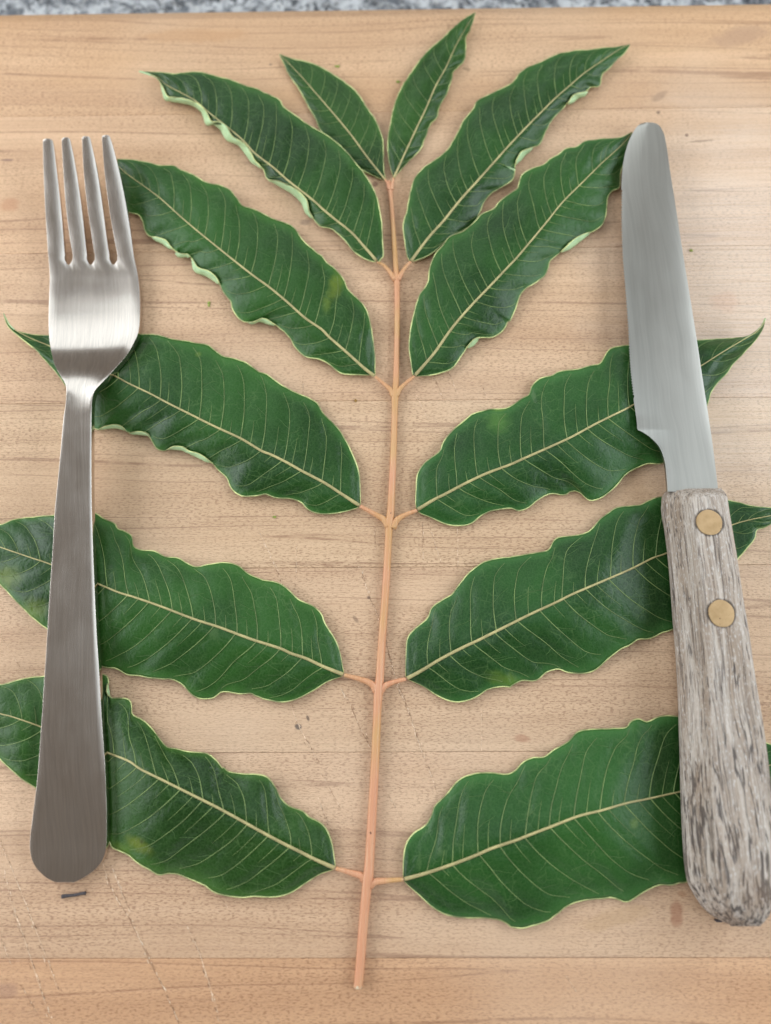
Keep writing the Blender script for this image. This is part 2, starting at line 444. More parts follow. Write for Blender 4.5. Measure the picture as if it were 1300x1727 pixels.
M_BOARD = wood_board()
M_GRANITE = granite()
M_LEAF = leaf_top()
M_UNDER = leaf_under()
M_RACHIS = rachis_mat()
M_MIDRIB = plain('leaf_midrib', (0.42, 0.36, 0.165), 0.55, 0.2, 250)
M_VEIN = plain('leaf_vein', (0.150, 0.215, 0.068), 0.55, 0.3, 250)
M_LINK = plain('leaf_fine_vein', (0.060, 0.125, 0.032), 0.5, 0.2, 250)
M_MARGIN = plain('leaf_margin', (0.44, 0.47, 0.20), 0.5, 0.55, 220)
M_FORK = steel('brushed_steel', (0.72, 0.650, 0.585), 0.17, (2600.0, 26.0, 800.0), 0.6)
M_BLADE = steel('blade_steel', (0.47, 0.455, 0.415), 0.30, (1500.0, 22.0, 800.0), 0.45)
M_BRASS = brass()
M_CUT = plain('fresh_cut_wood', (0.74, 0.56, 0.40), 0.7, 0.25, 900)
M_CUTD = plain('dirty_cut_wood', (0.29, 0.165, 0.095), 0.8, 0.3, 900)
M_CUTEND = plain('pale_pith', (0.62, 0.52, 0.36), 0.7, 0.25, 1800)
M_TWIG = plain('dark_bark', (0.060, 0.052, 0.055), 0.8, 0.35, 1500)
M_CRUMB = plain('green_crumb', (0.25, 0.30, 0.06), 0.7, 0.3, 1500)
M_CRUMBB = plain('brown_crumb', (0.30, 0.17, 0.04), 0.7, 0.3, 1500)

# outlines measured in photograph pixels; U() below puts each point on its own height in the place
LEAVES = {
 'L1': dict(m=[(651.7,306.3),(619.5,265.7),(592.5,228.5),(560.3,189.5),(528.2,152.3),(502.8,123.5),(470.6,90.7)],
  a=[(651.7,306.3),(647.3,287.7),(646.6,257.2),(644.9,233.5),(633.1,203.1),(619.5,182.8),(602.6,157.4),(584,140.5),(563.7,126.9),(545.1,115.1),(519.7,104.9),(496,99.8),(480.8,94.8),(470.6,90.7)],
  b=[(651.7,306.3),(633.1,297.8),(606,284.3),(578.9,264),(558.6,242),(541.7,221.7),(531.5,199.7),(519.7,179.4),(511.2,162.5),(501.1,145.5),(487.5,126.9),(480.8,111.7),(470.6,90.7)],
  pet=[(656.1,319.8),(654.1,311.4),(651.7,306.3),(646.6,299.5)]),
 'R1': dict(m=[(663.5,301.2),(680.5,264),(700.8,220),(717.7,184.5),(734.6,145.5),(751.5,115.1),(768.5,77.8),(785.4,47.4),(802.3,20.3)],
  a=[(663.5,301.2),(655.1,267.4),(654.1,233.5),(658.5,209.8),(663.5,182.8),(670.3,162.5),(682.2,138.8),(700.8,111.7),(717.7,89.7),(739.7,70.1),(744.8,66),(761.7,49.1),(782,32.2),(802.3,20.3)],
  b=[(663.5,301.2),(687.2,274.2),(707.5,253.8),(717.7,230.2),(724.5,211.5),(736.3,198),(741.4,179.4),(751.5,160.8),(760,138.8),(765.1,120.2),(782,103.2),(785.4,81.2),(785.4,64.3),(793.8,47.4),(802.3,20.3)],
  pet=[(660.2,319.8),(661.5,310.7),(663.5,301.2),(665.9,295.1)]),
 'L2': dict(m=[(636.5,441.7),(611.1,412.9),(592.5,392.6),(565.4,370.6),(545.1,353.7),(526.5,336.8),(487.5,306.3),(460.5,282.6),(430,258.9),(409.5,236.9),(385.8,216.6),(353.7,191.2),(330,170.9),(304.6,156.4),(280.9,143.8),(264,130.3),(233.5,120.2)],
  a=[(636.5,441.7),(645.6,434.9),(644.9,406.2),(643.2,375.7),(634.8,331.7),(619.5,301.2),(599.2,274.2),(575.5,247.1),(548.5,226.8),(521.4,211.5),(497.7,194.6),(477.4,179.4),(472.3,169.2),(457.1,160.8),(430,148.9),(416.3,145.5),(396,137.1),(372.3,130.3),(338.5,121.8),(308,122.5),(294.5,124.6),(270.8,121.8),(233.5,120.2)],
  b=[(636.5,441.7),(624.6,440),(609.4,433.2),(592.5,419.7),(578.9,402.8),(558.6,385.8),(538.3,380.8),(523.1,358.8),(518,338.5),(506.2,324.9),(490.9,314.8),(467.2,304.6),(450.3,301.2),(443.5,284.3),(430,270.8),(423.1,257.2),(412.9,242),(392.6,230.2),(382.5,213.2),(368.9,204.8),(355.4,204.8),(348.6,189.5),(335.1,176),(314.8,167.5),(294.5,164.2),(282.6,162.5),(275.8,148.9),(265.7,133.7),(250.5,125.2),(233.5,120.2)],
  pet=[(666.9,472.3),(656.1,457.1),(646.6,446.9),(636.5,441.7)]),
 'R2': dict(m=[(692.3,441.7),(721.1,402.8),(748.2,372.3),(775.2,338.5),(805.7,304.6),(832.8,274.2),(863.2,240.3),(893.8,208.2),(914.2,187.8),(934.5,167.5),(961.5,143.8),(985.2,123.5),(1012.3,104.9),(1042.8,84.6),(1063.1,74.5)],
  a=[(692.3,441.7),(687.2,434.9),(682.2,406.2),(679.8,379.1),(685.5,358.8),(690.6,331.7),(697.4,304.6),(710.9,286),(731.2,270.8),(754.9,252.2),(771.8,223.4),(782,203.1),(798.9,182.8),(805.7,169.2),(832.8,155.7),(859.8,142.2),(870,132),(873.5,125.2),(887.1,115.1),(910.8,104.9),(931.1,94.8),(944.6,89.7),(961.5,87.3),(978.5,83.9),(988.6,84.6),(1012.3,81.2),(1036,79.5),(1049.5,77.2),(1063.1,74.5)],
  b=[(692.3,441.7),(700.8,439.3),(717.7,433.2),(734.6,423.1),(754.9,402.8),(775.2,390.9),(792.2,382.5),(805.7,365.5),(815.8,341.8),(829.4,324.9),(853.1,311.4),(864.9,301.2),(870,277.5),(866.8,291.1),(870.2,270.8),(880.3,255.5),(897.2,248.8),(910.8,242),(920.9,220),(932.8,199.7),(948,184.5),(958.2,172.6),(968.3,159.1),(985.2,155.7),(995.4,147.2),(1010.6,145.5),(1015.7,125.2),(1025.8,116.8),(1039.4,101.5),(1052.9,89.7),(1063.1,74.5)],
  pet=[(671,472.3),(678.8,457.8),(687.2,446.9),(692.3,441.7)]),
 'L3': dict(m=[(633.1,635.4),(616.2,622.9),(599.2,607.7),(582.3,592.5),(555.2,568.8),(541.7,555.2),(514.6,536.6),(484.2,509.5),(453.7,484.2),(430,467.2),(399.4,443.4),(338.5,394.3),(304.6,365.5),(270.8,335.1),(243.7,314.8),(213.2,292.8),(187.8,269.1)],
  a=[(633.1,635.4),(632.1,622.9),(632.1,599.2),(626.3,555.2),(621.2,531.5),(612.8,514.6),(595.8,497.7),(585.7,487.5),(578.9,470.6),(565.4,453.7),(551.8,443.5),(541.7,430),(534.9,426.5),(511.2,406.2),(497.7,385.8),(480.8,375.7),(460.5,368.9),(430,353.7),(409.5,346.9),(399.4,335.1),(389.2,321.5),(372.3,313.1),(348.6,308),(324.9,294.5),(304.6,286),(291.1,279.2),(270.8,279.2),(250.5,274.2),(226.8,269.8),(203.1,268.4),(187.8,269.1)],
  b=[(633.1,635.4),(626.3,633.1),(606,632.1),(575.5,629.7),(555.2,614.5),(538.3,606),(514.6,600.9),(497.7,585.7),(489.2,570.5),(474,555.2),(460.5,545.1),(443.5,536.6),(430,541.7),(419.7,543.4),(406.2,540),(392.6,523.1),(389.2,509.5),(375.7,490.9),(368.9,474),(355.4,458.8),(335.1,452),(324.9,438.5),(318.2,430),(314.8,428.2),(301.2,426.5),(287.7,416.3),(280.9,406.2),(267.4,401.1),(250.5,397.7),(243.7,385.8),(240.3,372.3),(233.5,362.2),(216.6,357.1),(207.1,338.5),(198,304.6),(187.8,269.1)],
  pet=[(663.5,668.6),(658.5,657.4),(646.6,646.6),(633.1,635.4)]),
 'R3': dict(m=[(698.1,634.8),(717.7,612.8),(734.6,592.5),(763.4,551.8),(795.5,514.6),(831.1,477.4),(859.8,446.9),(866.8,440),(887.1,416.3),(920.9,375.7),(948,341.8),(978.5,311.4),(1012.3,277.5),(1029.2,262.3),(1052.9,240.3),(1067.1,221.7)],
  a=[(698.1,634.8),(695.7,628),(692.3,606),(689.9,585.7),(692.3,555.2),(699.1,524.8),(707.5,497.7),(721.1,477.4),(724.5,453.7),(732.9,430),(744.8,416.3),(758.3,399.4),(782,389.2),(802.3,372.3),(812.5,360.5),(832.8,352),(842.9,338.5),(870,319.8),(873.5,314.8),(880.3,294.5),(897.2,284.3),(917.5,277.5),(927.7,267.4),(941.2,260.6),(951.4,252.2),(971.7,247.1),(985.2,238.6),(1005.5,235.2),(1022.5,233.5),(1046.2,231.8),(1067.1,221.7)],
  b=[(698.1,634.8),(705.8,634.4),(727.8,632.4),(758.3,623.6),(771.8,609.4),(785.4,589.1),(798.9,572.2),(812.5,569.4),(832.8,568.1),(849.7,555.2),(856.5,541.7),(860,541.7),(870.2,518),(876.9,497.7),(887.1,485.8),(907.4,474),(920.9,460.5),(927.7,440.2),(937.8,431.7),(951.4,419.7),(964.9,406.2),(981.8,396),(998.8,390.9),(1015.7,379.1),(1022.5,358.8),(1024.2,335.1),(1032.6,321.5),(1044.5,316.5),(1046.2,294.5),(1052.9,270.8),(1061.4,243.7),(1067.1,221.7)],
  pet=[(667.9,668.6),(673,657.4),(683.8,646.6),(698.1,634.8)]),
 'L4': dict(m=[(607.7,853.8),(575.5,832.8),(546.8,814.2),(511.2,795.5),(484.2,780.3),(457.1,766.8),(440,760),(406.2,739.7),(362.2,719.4),(318.2,697.4),(284.3,680.5),(252.2,663.5),(220,648.3),(189.5,632.1),(135.4,606),(84.6,584),(47.4,568.8),(20.3,551.8),(5.1,526.5)],
  a=[(607.7,853.8),(607.7,842.9),(606,802.3),(599.2,778.6),(589.1,754.9),(575.5,731.2),(562,714.3),(545.1,697.4),(534.9,680.5),(521.4,672),(494.3,660.2),(470.6,646.6),(450.3,631.4),(436.6,626.3),(412.9,611.1),(389.2,603.3),(375.7,600.9),(362.2,590.8),(348.6,580.6),(331.7,578.9),(311.4,574.9),(287.7,571.5),(264,564.7),(233.5,563.7),(189.5,562.7),(135.4,564.7),(81.2,565.4),(54.2,563.7),(30.5,558.6),(15.2,546.8),(5.1,526.5)],
  b=[(607.7,853.8),(600.9,857.1),(578.9,863.2),(555.2,866.6),(534.9,865.9),(518,858.2),(507.8,848),(490.9,841.2),(467.2,839.5),(446.9,832.8),(440,834.5),(419.7,837.2),(402.8,834.5),(389.2,822.6),(382.5,805.7),(368.9,793.8),(355.4,778.6),(335.1,765.1),(318.2,760),(308,753.2),(291.1,753.2),(277.5,760),(264,756.6),(255.5,741.4),(248.8,731.2),(233.5,727.8),(216.6,729.5),(206.5,719.4),(192.9,716),(176,719.4),(165.8,724.5),(152.3,716),(132,680.5),(108.3,646.6),(98.2,633.1),(77.8,609.4),(57.5,587.4),(33.8,568.8),(13.5,550.2),(5.1,526.5)],
  pet=[(655.1,888.8),(648.3,876.9),(634.8,868.5),(607.7,853.8)]),
 'R4': dict(m=[(702.5,860.5),(731.2,842.9),(751.5,832.8),(780.3,817.5),(819.2,798.9),(860,783.7),(880.3,774.6),(920.9,756.6),(961.5,738),(1002.2,716),(1029.2,702.5),(1066.5,683.8),(1124,650),(1183.2,616.2),(1215.4,595.8),(1249.2,575.5),(1269.5,563.7),(1283.1,551.8),(1291.5,534.9)],
  a=[(702.5,860.5),(700.8,849.7),(701.8,822.6),(704.2,798.9),(717.7,778.6),(741.4,761.7),(748.2,744.8),(765.1,724.5),(785.4,707.5),(798.9,697.4),(826,690.6),(846.3,688.9),(860,685.5),(876.9,673.7),(892.2,665.2),(897.2,650),(910.8,638.2),(931.1,633.1),(944.6,626.3),(975.1,622.2),(995.4,616.2),(1012.3,612.8),(1022.5,595.8),(1032.6,586.7),(1058,582.3),(1113.8,576.2),(1176.5,573.8),(1198.5,572.2),(1232.3,570.5),(1259.4,567.1),(1276.3,556.9),(1286.5,545.1),(1291.5,534.9)],
  b=[(702.5,860.5),(709.2,865.9),(724.5,871.7),(751.5,883.7),(775.2,886.4),(795.5,882),(815.8,866.8),(836.2,860),(860,856.5),(873.5,861.5),(890.5,856.5),(907.4,842.9),(927.7,832.8),(951.4,834.5),(964.9,827.7),(978.5,831.1),(988.6,841.2),(998.8,844.6),(1019.1,836.2),(1039.4,819.2),(1052.9,802.3),(1069.8,790.5),(1093.5,782),(1118.9,780.3),(1147.7,754.9),(1174.8,721.1),(1193.4,680.5),(1198.5,663.5),(1210.3,644.9),(1225.5,629.7),(1235.7,614.5),(1252.6,597.5),(1272.9,575.5),(1286.5,555.2),(1291.5,534.9)],
  pet=[(661.8,890.5),(668.6,877.6),(680.5,869.5),(702.5,860.5)]),
 'L5': dict(m=[(580.6,1138.2),(545.1,1124),(516.3,1110.5),(490.9,1102),(472.3,1093.5),(430,1080),(406.2,1071.5),(365.5,1056.3),(328.3,1044.5),(270.8,1022.5),(226.8,1007.2),(199.7,998.8),(162.5,983.5),(84.6,951.4),(54.2,941.2),(0,922.6),(-40,908),(-75,892)],
  a=[(580.6,1138.2),(578.2,1127.4),(572.2,1096.9),(562,1073.2),(548.5,1052.9),(541.7,1036),(528.2,1022.5),(504.5,1012.3),(490.9,998.8),(470.6,983.5),(443.5,978.5),(440,976.8),(419.7,968.3),(402.8,954.8),(379.1,948.7),(355.4,951.4),(331.7,955.8),(314.8,949.7),(301.2,941.2),(277.5,937.8),(260.6,929.4),(236.9,927.7),(225.1,920.9),(221.7,904),(209.8,895.5),(198,892.2),(192.9,882),(176,875.2),(159.1,865.1),(128.6,862.7),(91.4,868.5),(57.5,871.8),(20.3,876.9),(0,885.4),(-40,886),(-75,892)],
  b=[(580.6,1138.2),(573.8,1141.6),(551.8,1149.4),(528.2,1164.6),(501.1,1178.2),(477.4,1183.9),(450.3,1179.8),(430,1173.1),(423.1,1168.7),(402.8,1169.7),(375.7,1166.3),(358.8,1176.5),(338.5,1178.2),(321.5,1169.7),(308,1154.5),(291.1,1146),(270.8,1144.3),(250.5,1142.6),(233.5,1139.2),(213.2,1137.5),(196.3,1127.4),(169.2,1122.3),(128.6,1093.5),(79.5,1059.7),(64.3,1049.5),(47.4,1034.3),(23.7,1010.6),(10.2,995.4),(0,985.2),(-40,935),(-75,892)],
  pet=[(634.8,1166.3),(628,1154.5),(612.8,1147),(580.6,1138.2)]),
 'R5': dict(m=[(684.5,1145),(710.9,1130.8),(741.4,1112.2),(776.9,1093.5),(805.7,1080),(836.2,1064.8),(860,1052.9),(893.8,1036),(937.8,1015.7),(964.9,1002.2),(1012.3,981.8),(1063.1,959.8),(1100.3,941.2),(1124,932.8),(1178.2,907.4),(1234,885.4),(1266.2,876.2),(1300,869.5),(1325,862),(1345,856)],
  a=[(684.5,1145),(683.8,1134.2),(684.5,1107.1),(687.2,1076.6),(700.8,1059.7),(721.1,1042.8),(727.8,1025.8),(744.8,1012.3),(761.7,1002.2),(775.2,985.2),(792.2,964.9),(815.8,948),(842.9,941.2),(860,939.5),(880.3,936.2),(907.4,931.1),(924.3,927.7),(934.5,910.8),(948,905),(975.1,902.3),(992,897.2),(1003.8,885.4),(1012.3,875.2),(1025.8,865.1),(1039.4,856.5),(1063.1,853.1),(1080,851.4),(1093.5,844.6),(1115.5,837.8),(1164.6,834.5),(1227.2,843.6),(1249.2,848),(1266.2,853.1),(1300,855.8),(1345,856)],
  b=[(684.5,1145),(692.3,1147.7),(714.3,1157.8),(734.6,1171.4),(754.9,1180.9),(771.8,1183.9),(792.2,1179.8),(809.1,1171.4),(822.6,1162.9),(842.9,1157.8),(859.8,1158.5),(860,1157.8),(880.3,1147.7),(904,1147.7),(920.9,1134.2),(941.2,1128.4),(958.2,1134.2),(981.8,1135.8),(1002.2,1130.8),(1022.5,1113.8),(1042.8,1096.9),(1063.1,1086.8),(1076.6,1078.3),(1096.9,1076.6),(1117.2,1066.5),(1130.8,1063.1),(1154.5,1049.5),(1198.5,1002.2),(1244.2,942.9),(1252.6,932.8),(1262.8,920.9),(1272.9,907.4),(1276.3,893.8),(1289.8,889.8),(1300,883.7),(1345,856)],
  pet=[(639.8,1168),(648.3,1157.2),(663.5,1150.4),(684.5,1145)]),
 'L6': dict(m=[(566.1,1464.3),(534.9,1450.8),(504.5,1435.5),(470.6,1418.6),(430,1396.6),(402.8,1381.4),(365.5,1361.1),(328.3,1342.5),(274.2,1315.4),(236.9,1296.8),(216.6,1283.1),(177.7,1267.8),(121.8,1245.8),(64.3,1223.8),(20.3,1208.6),(0,1203.5),(-40,1190),(-80,1165)],
  a=[(566.1,1464.3),(564.7,1455.8),(560.3,1425.4),(553.5,1405.1),(541.7,1388.2),(521.4,1378),(511.2,1367.8),(487.5,1359.4),(474,1347.5),(463.8,1327.2),(450.3,1310.3),(430,1305.2),(416.3,1305.2),(385.8,1301.8),(375.7,1292.7),(375.7,1296.6),(362.2,1279.7),(345.2,1270.2),(318.2,1267.8),(297.8,1262.8),(280.9,1259.4),(264,1239.1),(250.5,1222.2),(236.9,1212),(223.4,1205.2),(221.7,1188.3),(216.6,1179.8),(199.7,1176.5),(186.2,1176.5),(179.4,1164.6),(182.8,1147.7),(174.3,1137.5),(128.6,1134.2),(71.1,1140.9),(50.8,1142.6),(27.1,1147.7),(0,1155.1),(-45,1158),(-80,1165)],
  b=[(566.1,1464.3),(558.6,1467.7),(538.3,1474.5),(514.6,1489.7),(490.9,1504.9),(463.8,1512.4),(430,1511.7),(406.2,1513.4),(379.1,1510),(358.8,1503.2),(345.2,1493.1),(321.5,1482.9),(301.2,1474.5),(284.3,1472.8),(267.4,1475.5),(250.5,1466),(233.5,1455.8),(216.6,1442.3),(203.1,1435.5),(187.8,1428.8),(181.1,1415.2),(135.4,1378),(55.8,1325.5),(40.6,1317.1),(27.1,1305.2),(10.2,1290),(0,1279.7),(-45,1225),(-80,1165)],
  pet=[(614.5,1484.6),(609.4,1477.2),(595.8,1472.8),(566.1,1464.3)]),
 'R6': dict(m=[(679.8,1482.9),(710.9,1474.5),(738,1466),(771.8,1454.2),(802.3,1442.3),(829.4,1430.5),(870,1416.9),(887.1,1410.2),(931.1,1393.2),(975.1,1376.3),(1015.7,1366.2),(1056.3,1354.3),(1090.2,1347.5),(1127.4,1339.1),(1149.4,1334),(1200,1318),(1260,1302),(1310,1286),(1345,1268)],
  a=[(679.8,1482.9),(679.8,1472.8),(680.5,1445.7),(685.5,1422),(697.4,1405.1),(717.7,1391.5),(727.8,1374.6),(734.6,1357.7),(754.9,1337.4),(771.8,1317.1),(792.2,1306.9),(819.2,1302.9),(853.1,1305.2),(868.5,1300),(880.3,1286.5),(897.2,1278),(917.5,1276.3),(934.5,1264.5),(958.2,1250.9),(971.7,1235.7),(988.6,1230.6),(1022.5,1228.9),(1054.6,1227.2),(1063.1,1217.1),(1076.6,1212),(1090.2,1217.1),(1107.1,1210.3),(1124,1206.9),(1144.3,1208.6),(1190,1212),(1250,1232),(1290,1252),(1320,1262),(1345,1268)],
  b=[(679.8,1482.9),(685.5,1490.4),(707.5,1510),(727.8,1528.6),(751.5,1542.2),(775.2,1547.2),(809.1,1547.9),(839.5,1550.6),(859.8,1560.8),(860,1563.5),(880.3,1564.8),(904,1559.1),(924.3,1552.3),(937.8,1542.2),(958.2,1526.9),(981.8,1518.5),(1008.9,1516.1),(1029.2,1513.4),(1042.8,1516.8),(1056.3,1521.8),(1069.8,1515.1),(1090.2,1501.5),(1110.5,1492.1),(1130.8,1493.1),(1147.7,1488),(1161.2,1485.6),(1230,1450),(1280,1390),(1310,1340),(1345,1268)],
  pet=[(622.9,1494.8),(631.4,1487.3),(650,1485.3),(679.8,1482.9)]),
}
FORK_LEFT = [(81.2,430),(83.9,463.8),(82.9,497.7),(81.9,548.5),(84.6,582.3),(91.4,612.8),(101.5,633.1),(110,646.6),(111.7,663.5),(110,687.2),(106.6,707.5),(101.5,768.5),(96.5,819.2),(92.4,860),(88.7,927.7),(82.9,1012.3),(77.8,1096.9),(71.1,1198.5),(64.3,1296.8),(57.5,1357.7),(51.4,1405.1),(50.1,1425.4),(52.5,1445.7),(59.2,1460.9),(69.4,1472.8),(81.2,1482.2),(94.8,1488.3)]
FORK_RIGHT = [(225.1,430),(233.5,470.6),(236.2,514.6),(234.2,555.2),(226.8,575.5),(213.2,599.2),(189.5,626.3),(170.9,646.6),(159.1,660.2),(154.7,680.5),(154,734.6),(154,802.3),(154.7,860),(157.4,944.6),(162.5,1063.1),(166.9,1130.8),(171.6,1215.4),(176.7,1290),(179.4,1357.7),(179.7,1408.5),(178.4,1432.2),(173.3,1449.1),(165.8,1460.9),(152.3,1472.8),(137.1,1482.2),(125.2,1487.7)]
BLADE_LEFT = [(1086.8,206.8),(1076.6,211.2),(1067.1,224.1),(1058.3,243.7),(1051.6,270.8),(1048.2,304.6),(1047.2,372.3),(1048.9,430),(1052.9,480.8),(1058,548.5),(1063.1,633.1),(1073.2,707.5),(1074.9,723.8),(1083.4,728.5),(1096.9,738),(1110.5,752.2),(1117.9,768.5),(1122.3,788.8),(1125.7,829.4)]
BLADE_RIGHT = [(1097.6,206.1),(1108.8,209.5),(1116.6,219.3),(1122.3,236.9),(1130.8,294.5),(1140.9,358.8),(1151.8,430),(1161.2,487.5),(1174.8,572.2),(1184.9,639.8),(1193.4,694),(1201.8,751.5),(1211.3,829.4)]
HANDLE_LEFT = [(1122.3,824.3),(1119.3,834.5),(1117.6,853.1),(1118.2,866.8),(1124,900.6),(1130.8,961.5),(1137.5,1049.5),(1142.6,1113.8),(1146,1181.5),(1147.7,1232.3),(1149.4,1290),(1151.1,1357.7),(1154.5,1425.4),(1159.5,1476.2),(1168,1499.8),(1184.9,1526.9),(1201.8,1543.8),(1218.8,1553.3),(1235.7,1559.8)]
HANDLE_RIGHT = [(1221.5,824.3),(1224.9,831.1),(1228.9,859.8),(1232.3,880.3),(1242.5,941.2),(1252.6,1008.9),(1262.8,1069.8),(1272.9,1140.9),(1286.5,1222.2),(1295.6,1290),(1301.7,1344.2),(1308.5,1401.7),(1311.8,1442.3),(1311.8,1479.5),(1308.5,1510),(1300,1538.8),(1288.2,1555.7),(1276.3,1561.4)]
RACHIS = [(603.5,1664,8),(606,1640,8.2),(610,1590,8.3),(614,1540,8.4),(618,1500,8.8),(620.5,1478,9.6),(622.5,1455,8.6),(627,1380,8),(632,1290,7.5),(636,1200,7.2),(638,1165,8.4),(640,1145,7.6),(644,1080,6.9),(651,980,6.4),(655,905,6.2),(657,878,7.6),(659,855,6.4),(663,770,5.7),(665.5,690,5.4),(666,665,6.6),(667.5,640,5.2),(669.5,560,4.9),(669.5,490,4.8),(669,468,5.8),(667,448,4.6),(663,390,4.2),(659,335,3.8),(657,315,4.2),(656,306,3.6)]
TINES = [([(76.5,233.9),(73.4,235.9),(72.1,240.3),(72.8,270.8),(73.8,304.6),(77.2,372.3),(81.2,430)],
  [(83.3,233.9),(87.3,235.9),(90,242),(93.8,270.8),(101.5,338.5),(107.6,406.2),(109,430)]),
 ([(107.6,231.8),(105.3,233.5),(103.9,238.6),(107.6,304.6),(113.4,372.3),(122.5,430)],
  [(113.4,231.8),(116.8,233.5),(119.5,241),(126.9,277.5),(136.1,338.5),(143.8,406.2),(146.2,430)]),
 ([(142.2,229.8),(139.4,231.5),(138.1,236.9),(142.2,304.6),(150.6,372.3),(159.8,430)],
  [(147.6,229.8),(151,231.5),(153.7,240.3),(162.5,280.9),(171.6,338.5),(180.4,406.2),(184.5,430)]),
 ([(176,227.8),(173.3,229.5),(171.9,235.2),(176,287.7),(184.5,355.4),(198,430)],
  [(181.4,227.8),(185.1,230.2),(188.2,240.3),(197,270.8),(209.8,331.7),(220,389.2),(225.1,430)])]
CUTS = [[(606,948),(622.9,1005.5),(641.5,1049.5),(666.9,1140.9),(687.2,1191.7),(721.1,1296.6)],
 [(433.4,890.5),(463.8,951.4),(480.8,1002.2)],
 [(489.2,1186.6),(504.5,1225.5),(524.8,1262.8),(536.6,1286.5)],
 [(568.8,1151.1),(589.1,1184.9),(606,1225.5),(624.6,1259.4)],
 [(721.1,880.3),(746.5,954.8)],
 [(771.8,890.5),(771.8,958.2)],
 [(712.6,880.3),(711.6,944.6)],
 [(811.8,1191.7),(812.5,1266.2)],
 [(697.4,656.8),(722.8,710.9)],
 [(731.2,633.1),(748.2,673.7)],
 [(756.6,624.6),(775.2,673.7)],
 [(812.5,646.6),(822.6,677.1)],
 [(511.2,633.1),(511.2,663.5)],
 [(0,1418.6),(20.3,1466),(47.4,1533.7),(67.7,1587.8),(81.2,1621.7),(101.5,1679.2)],
 [(6.8,1462.6),(20.3,1526.9),(40.6,1581.1),(64.3,1655.5),(88,1726.6)],
 [(172.6,1455.8),(189.5,1499.8),(216.6,1547.2),(243.7,1601.4),(257.2,1631.8),(277.5,1672.5),(301.2,1726.6)],
 [(186.2,1455.8),(209.8,1516.8),(220,1537.1)],
 [(311.4,1554),(335.1,1604.8),(348.6,1645.4),(374,1726.6)],
 [(33.8,1658.9),(72.8,1726.6)],
 [(374,1513.4),(394.3,1550.6)],
 [(954.8,1645.4),(971.7,1672.5)],
 [(721.1,1290),(738,1340.8)],
 [(534.9,1340.8),(558.6,1401.7)],
 [(646.6,1323.8),(682.2,1388.2)],
 [(541.7,1303.5),(582.3,1378)],
 [(3.4,1076.6),(37.2,1130.8)],
 [(499.4,914.2),(499.4,995.4)],
 [(633.1,887.1),(632.1,927.7)],
 [(0,1581.1),(20.3,1628.5)]]
# ------------------------------------------------------------------ countertop and cutting board
BOARD_T = 0.028
top = add_mesh('countertop', [(-0.9, -0.6, -BOARD_T), (0.9, -0.6, -BOARD_T), (0.9, 0.9, -BOARD_T), (-0.9, 0.9, -BOARD_T),
                              (-0.9, -0.6, -BOARD_T - 0.03), (0.9, -0.6, -BOARD_T - 0.03), (0.9, 0.9, -BOARD_T - 0.03), (-0.9, 0.9, -BOARD_T - 0.03)],
               [(0, 1, 2, 3), (7, 6, 5, 4), (0, 4, 5, 1), (1, 5, 6, 2), (2, 6, 7, 3), (3, 7, 4, 0)], M_GRANITE, smooth=False)
tag(top, 'speckled grey granite countertop beyond the cutting board', kind='structure')

PL_W, PL_0 = 0.23178539 * CAM_H, -0.30744379 * CAM_H
board = empty('cutting_board', (0, PL_0 + 2.5 * PL_W, -BOARD_T))
tag(board, 'pale maple cutting board of glued planks under the leaf and cutlery', 'cutting board')
FAR_Y = float(U(650, 27.0, 0)[1])
tints = {-2: (0.96, 0.93, 0.90), -1: (0.98, 0.86, 0.76), 0: (1.0, 0.985, 0.99), 1: (0.96, 0.955, 0.955), 2: (0.99, 1.0, 0.985), 3: (1.03, 1.02, 1.01), 4: (1.06, 1.03, 1.0), 5: (1.02, 0.965, 0.90)}
for k in range(-2, 6):
    y0, y1 = PL_0 + k * PL_W + 0.00003, PL_0 + (k + 1) * PL_W - 0.00003
    r0 = r1 = 0.00016
    if k == 5:
        y1, r1 = FAR_Y + 0.0052, 0.0004
    if k == -2:
        r0 = 0.0034
    prof = [(y0, -BOARD_T)]
    for q in range(6):
        a = math.pi - q / 5 * math.pi / 2
        prof.append((y0 + r0 + math.cos(a) * r0, -r0 + math.sin(a) * r0))
    if k == 5:                       # planed chamfer along the far edge
        prof += [(FAR_Y - 0.0006, 0.0), (FAR_Y - 0.0002, -0.00006), (FAR_Y + 0.0002, -0.00022), (y1 - 0.0004, -0.0024), (y1, -0.0030)]
    else:
        for q in range(10):
            a = math.pi / 2 - q / 9 * math.pi / 2
            prof.append((y1 - r1 + math.cos(a) * r1, -r1 + math.sin(a) * r1))
    prof.append((y1, -BOARD_T))
    yc = (y0 + y1) / 2
    n = len(prof)
    xs = [-0.235, -0.1, 0.02, 0.12, 0.235]
    V = [(x, y - yc, z + BOARD_T) for x in xs for (y, z) in prof]
    F = []
    for i in range(len(xs) - 1):
        for j in range(n):
            a, b2 = i * n + j, i * n + (j + 1) % n
            F.append((a, b2, b2 + n, a + n))
    F.append(tuple(reversed(range(n))))
    F.append(tuple(range((len(xs) - 1) * n, len(xs) * n)))
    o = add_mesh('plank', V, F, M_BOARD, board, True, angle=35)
    o.location = (0, yc - board.location.y, 0)
    o.color = (*tints[k], 1)

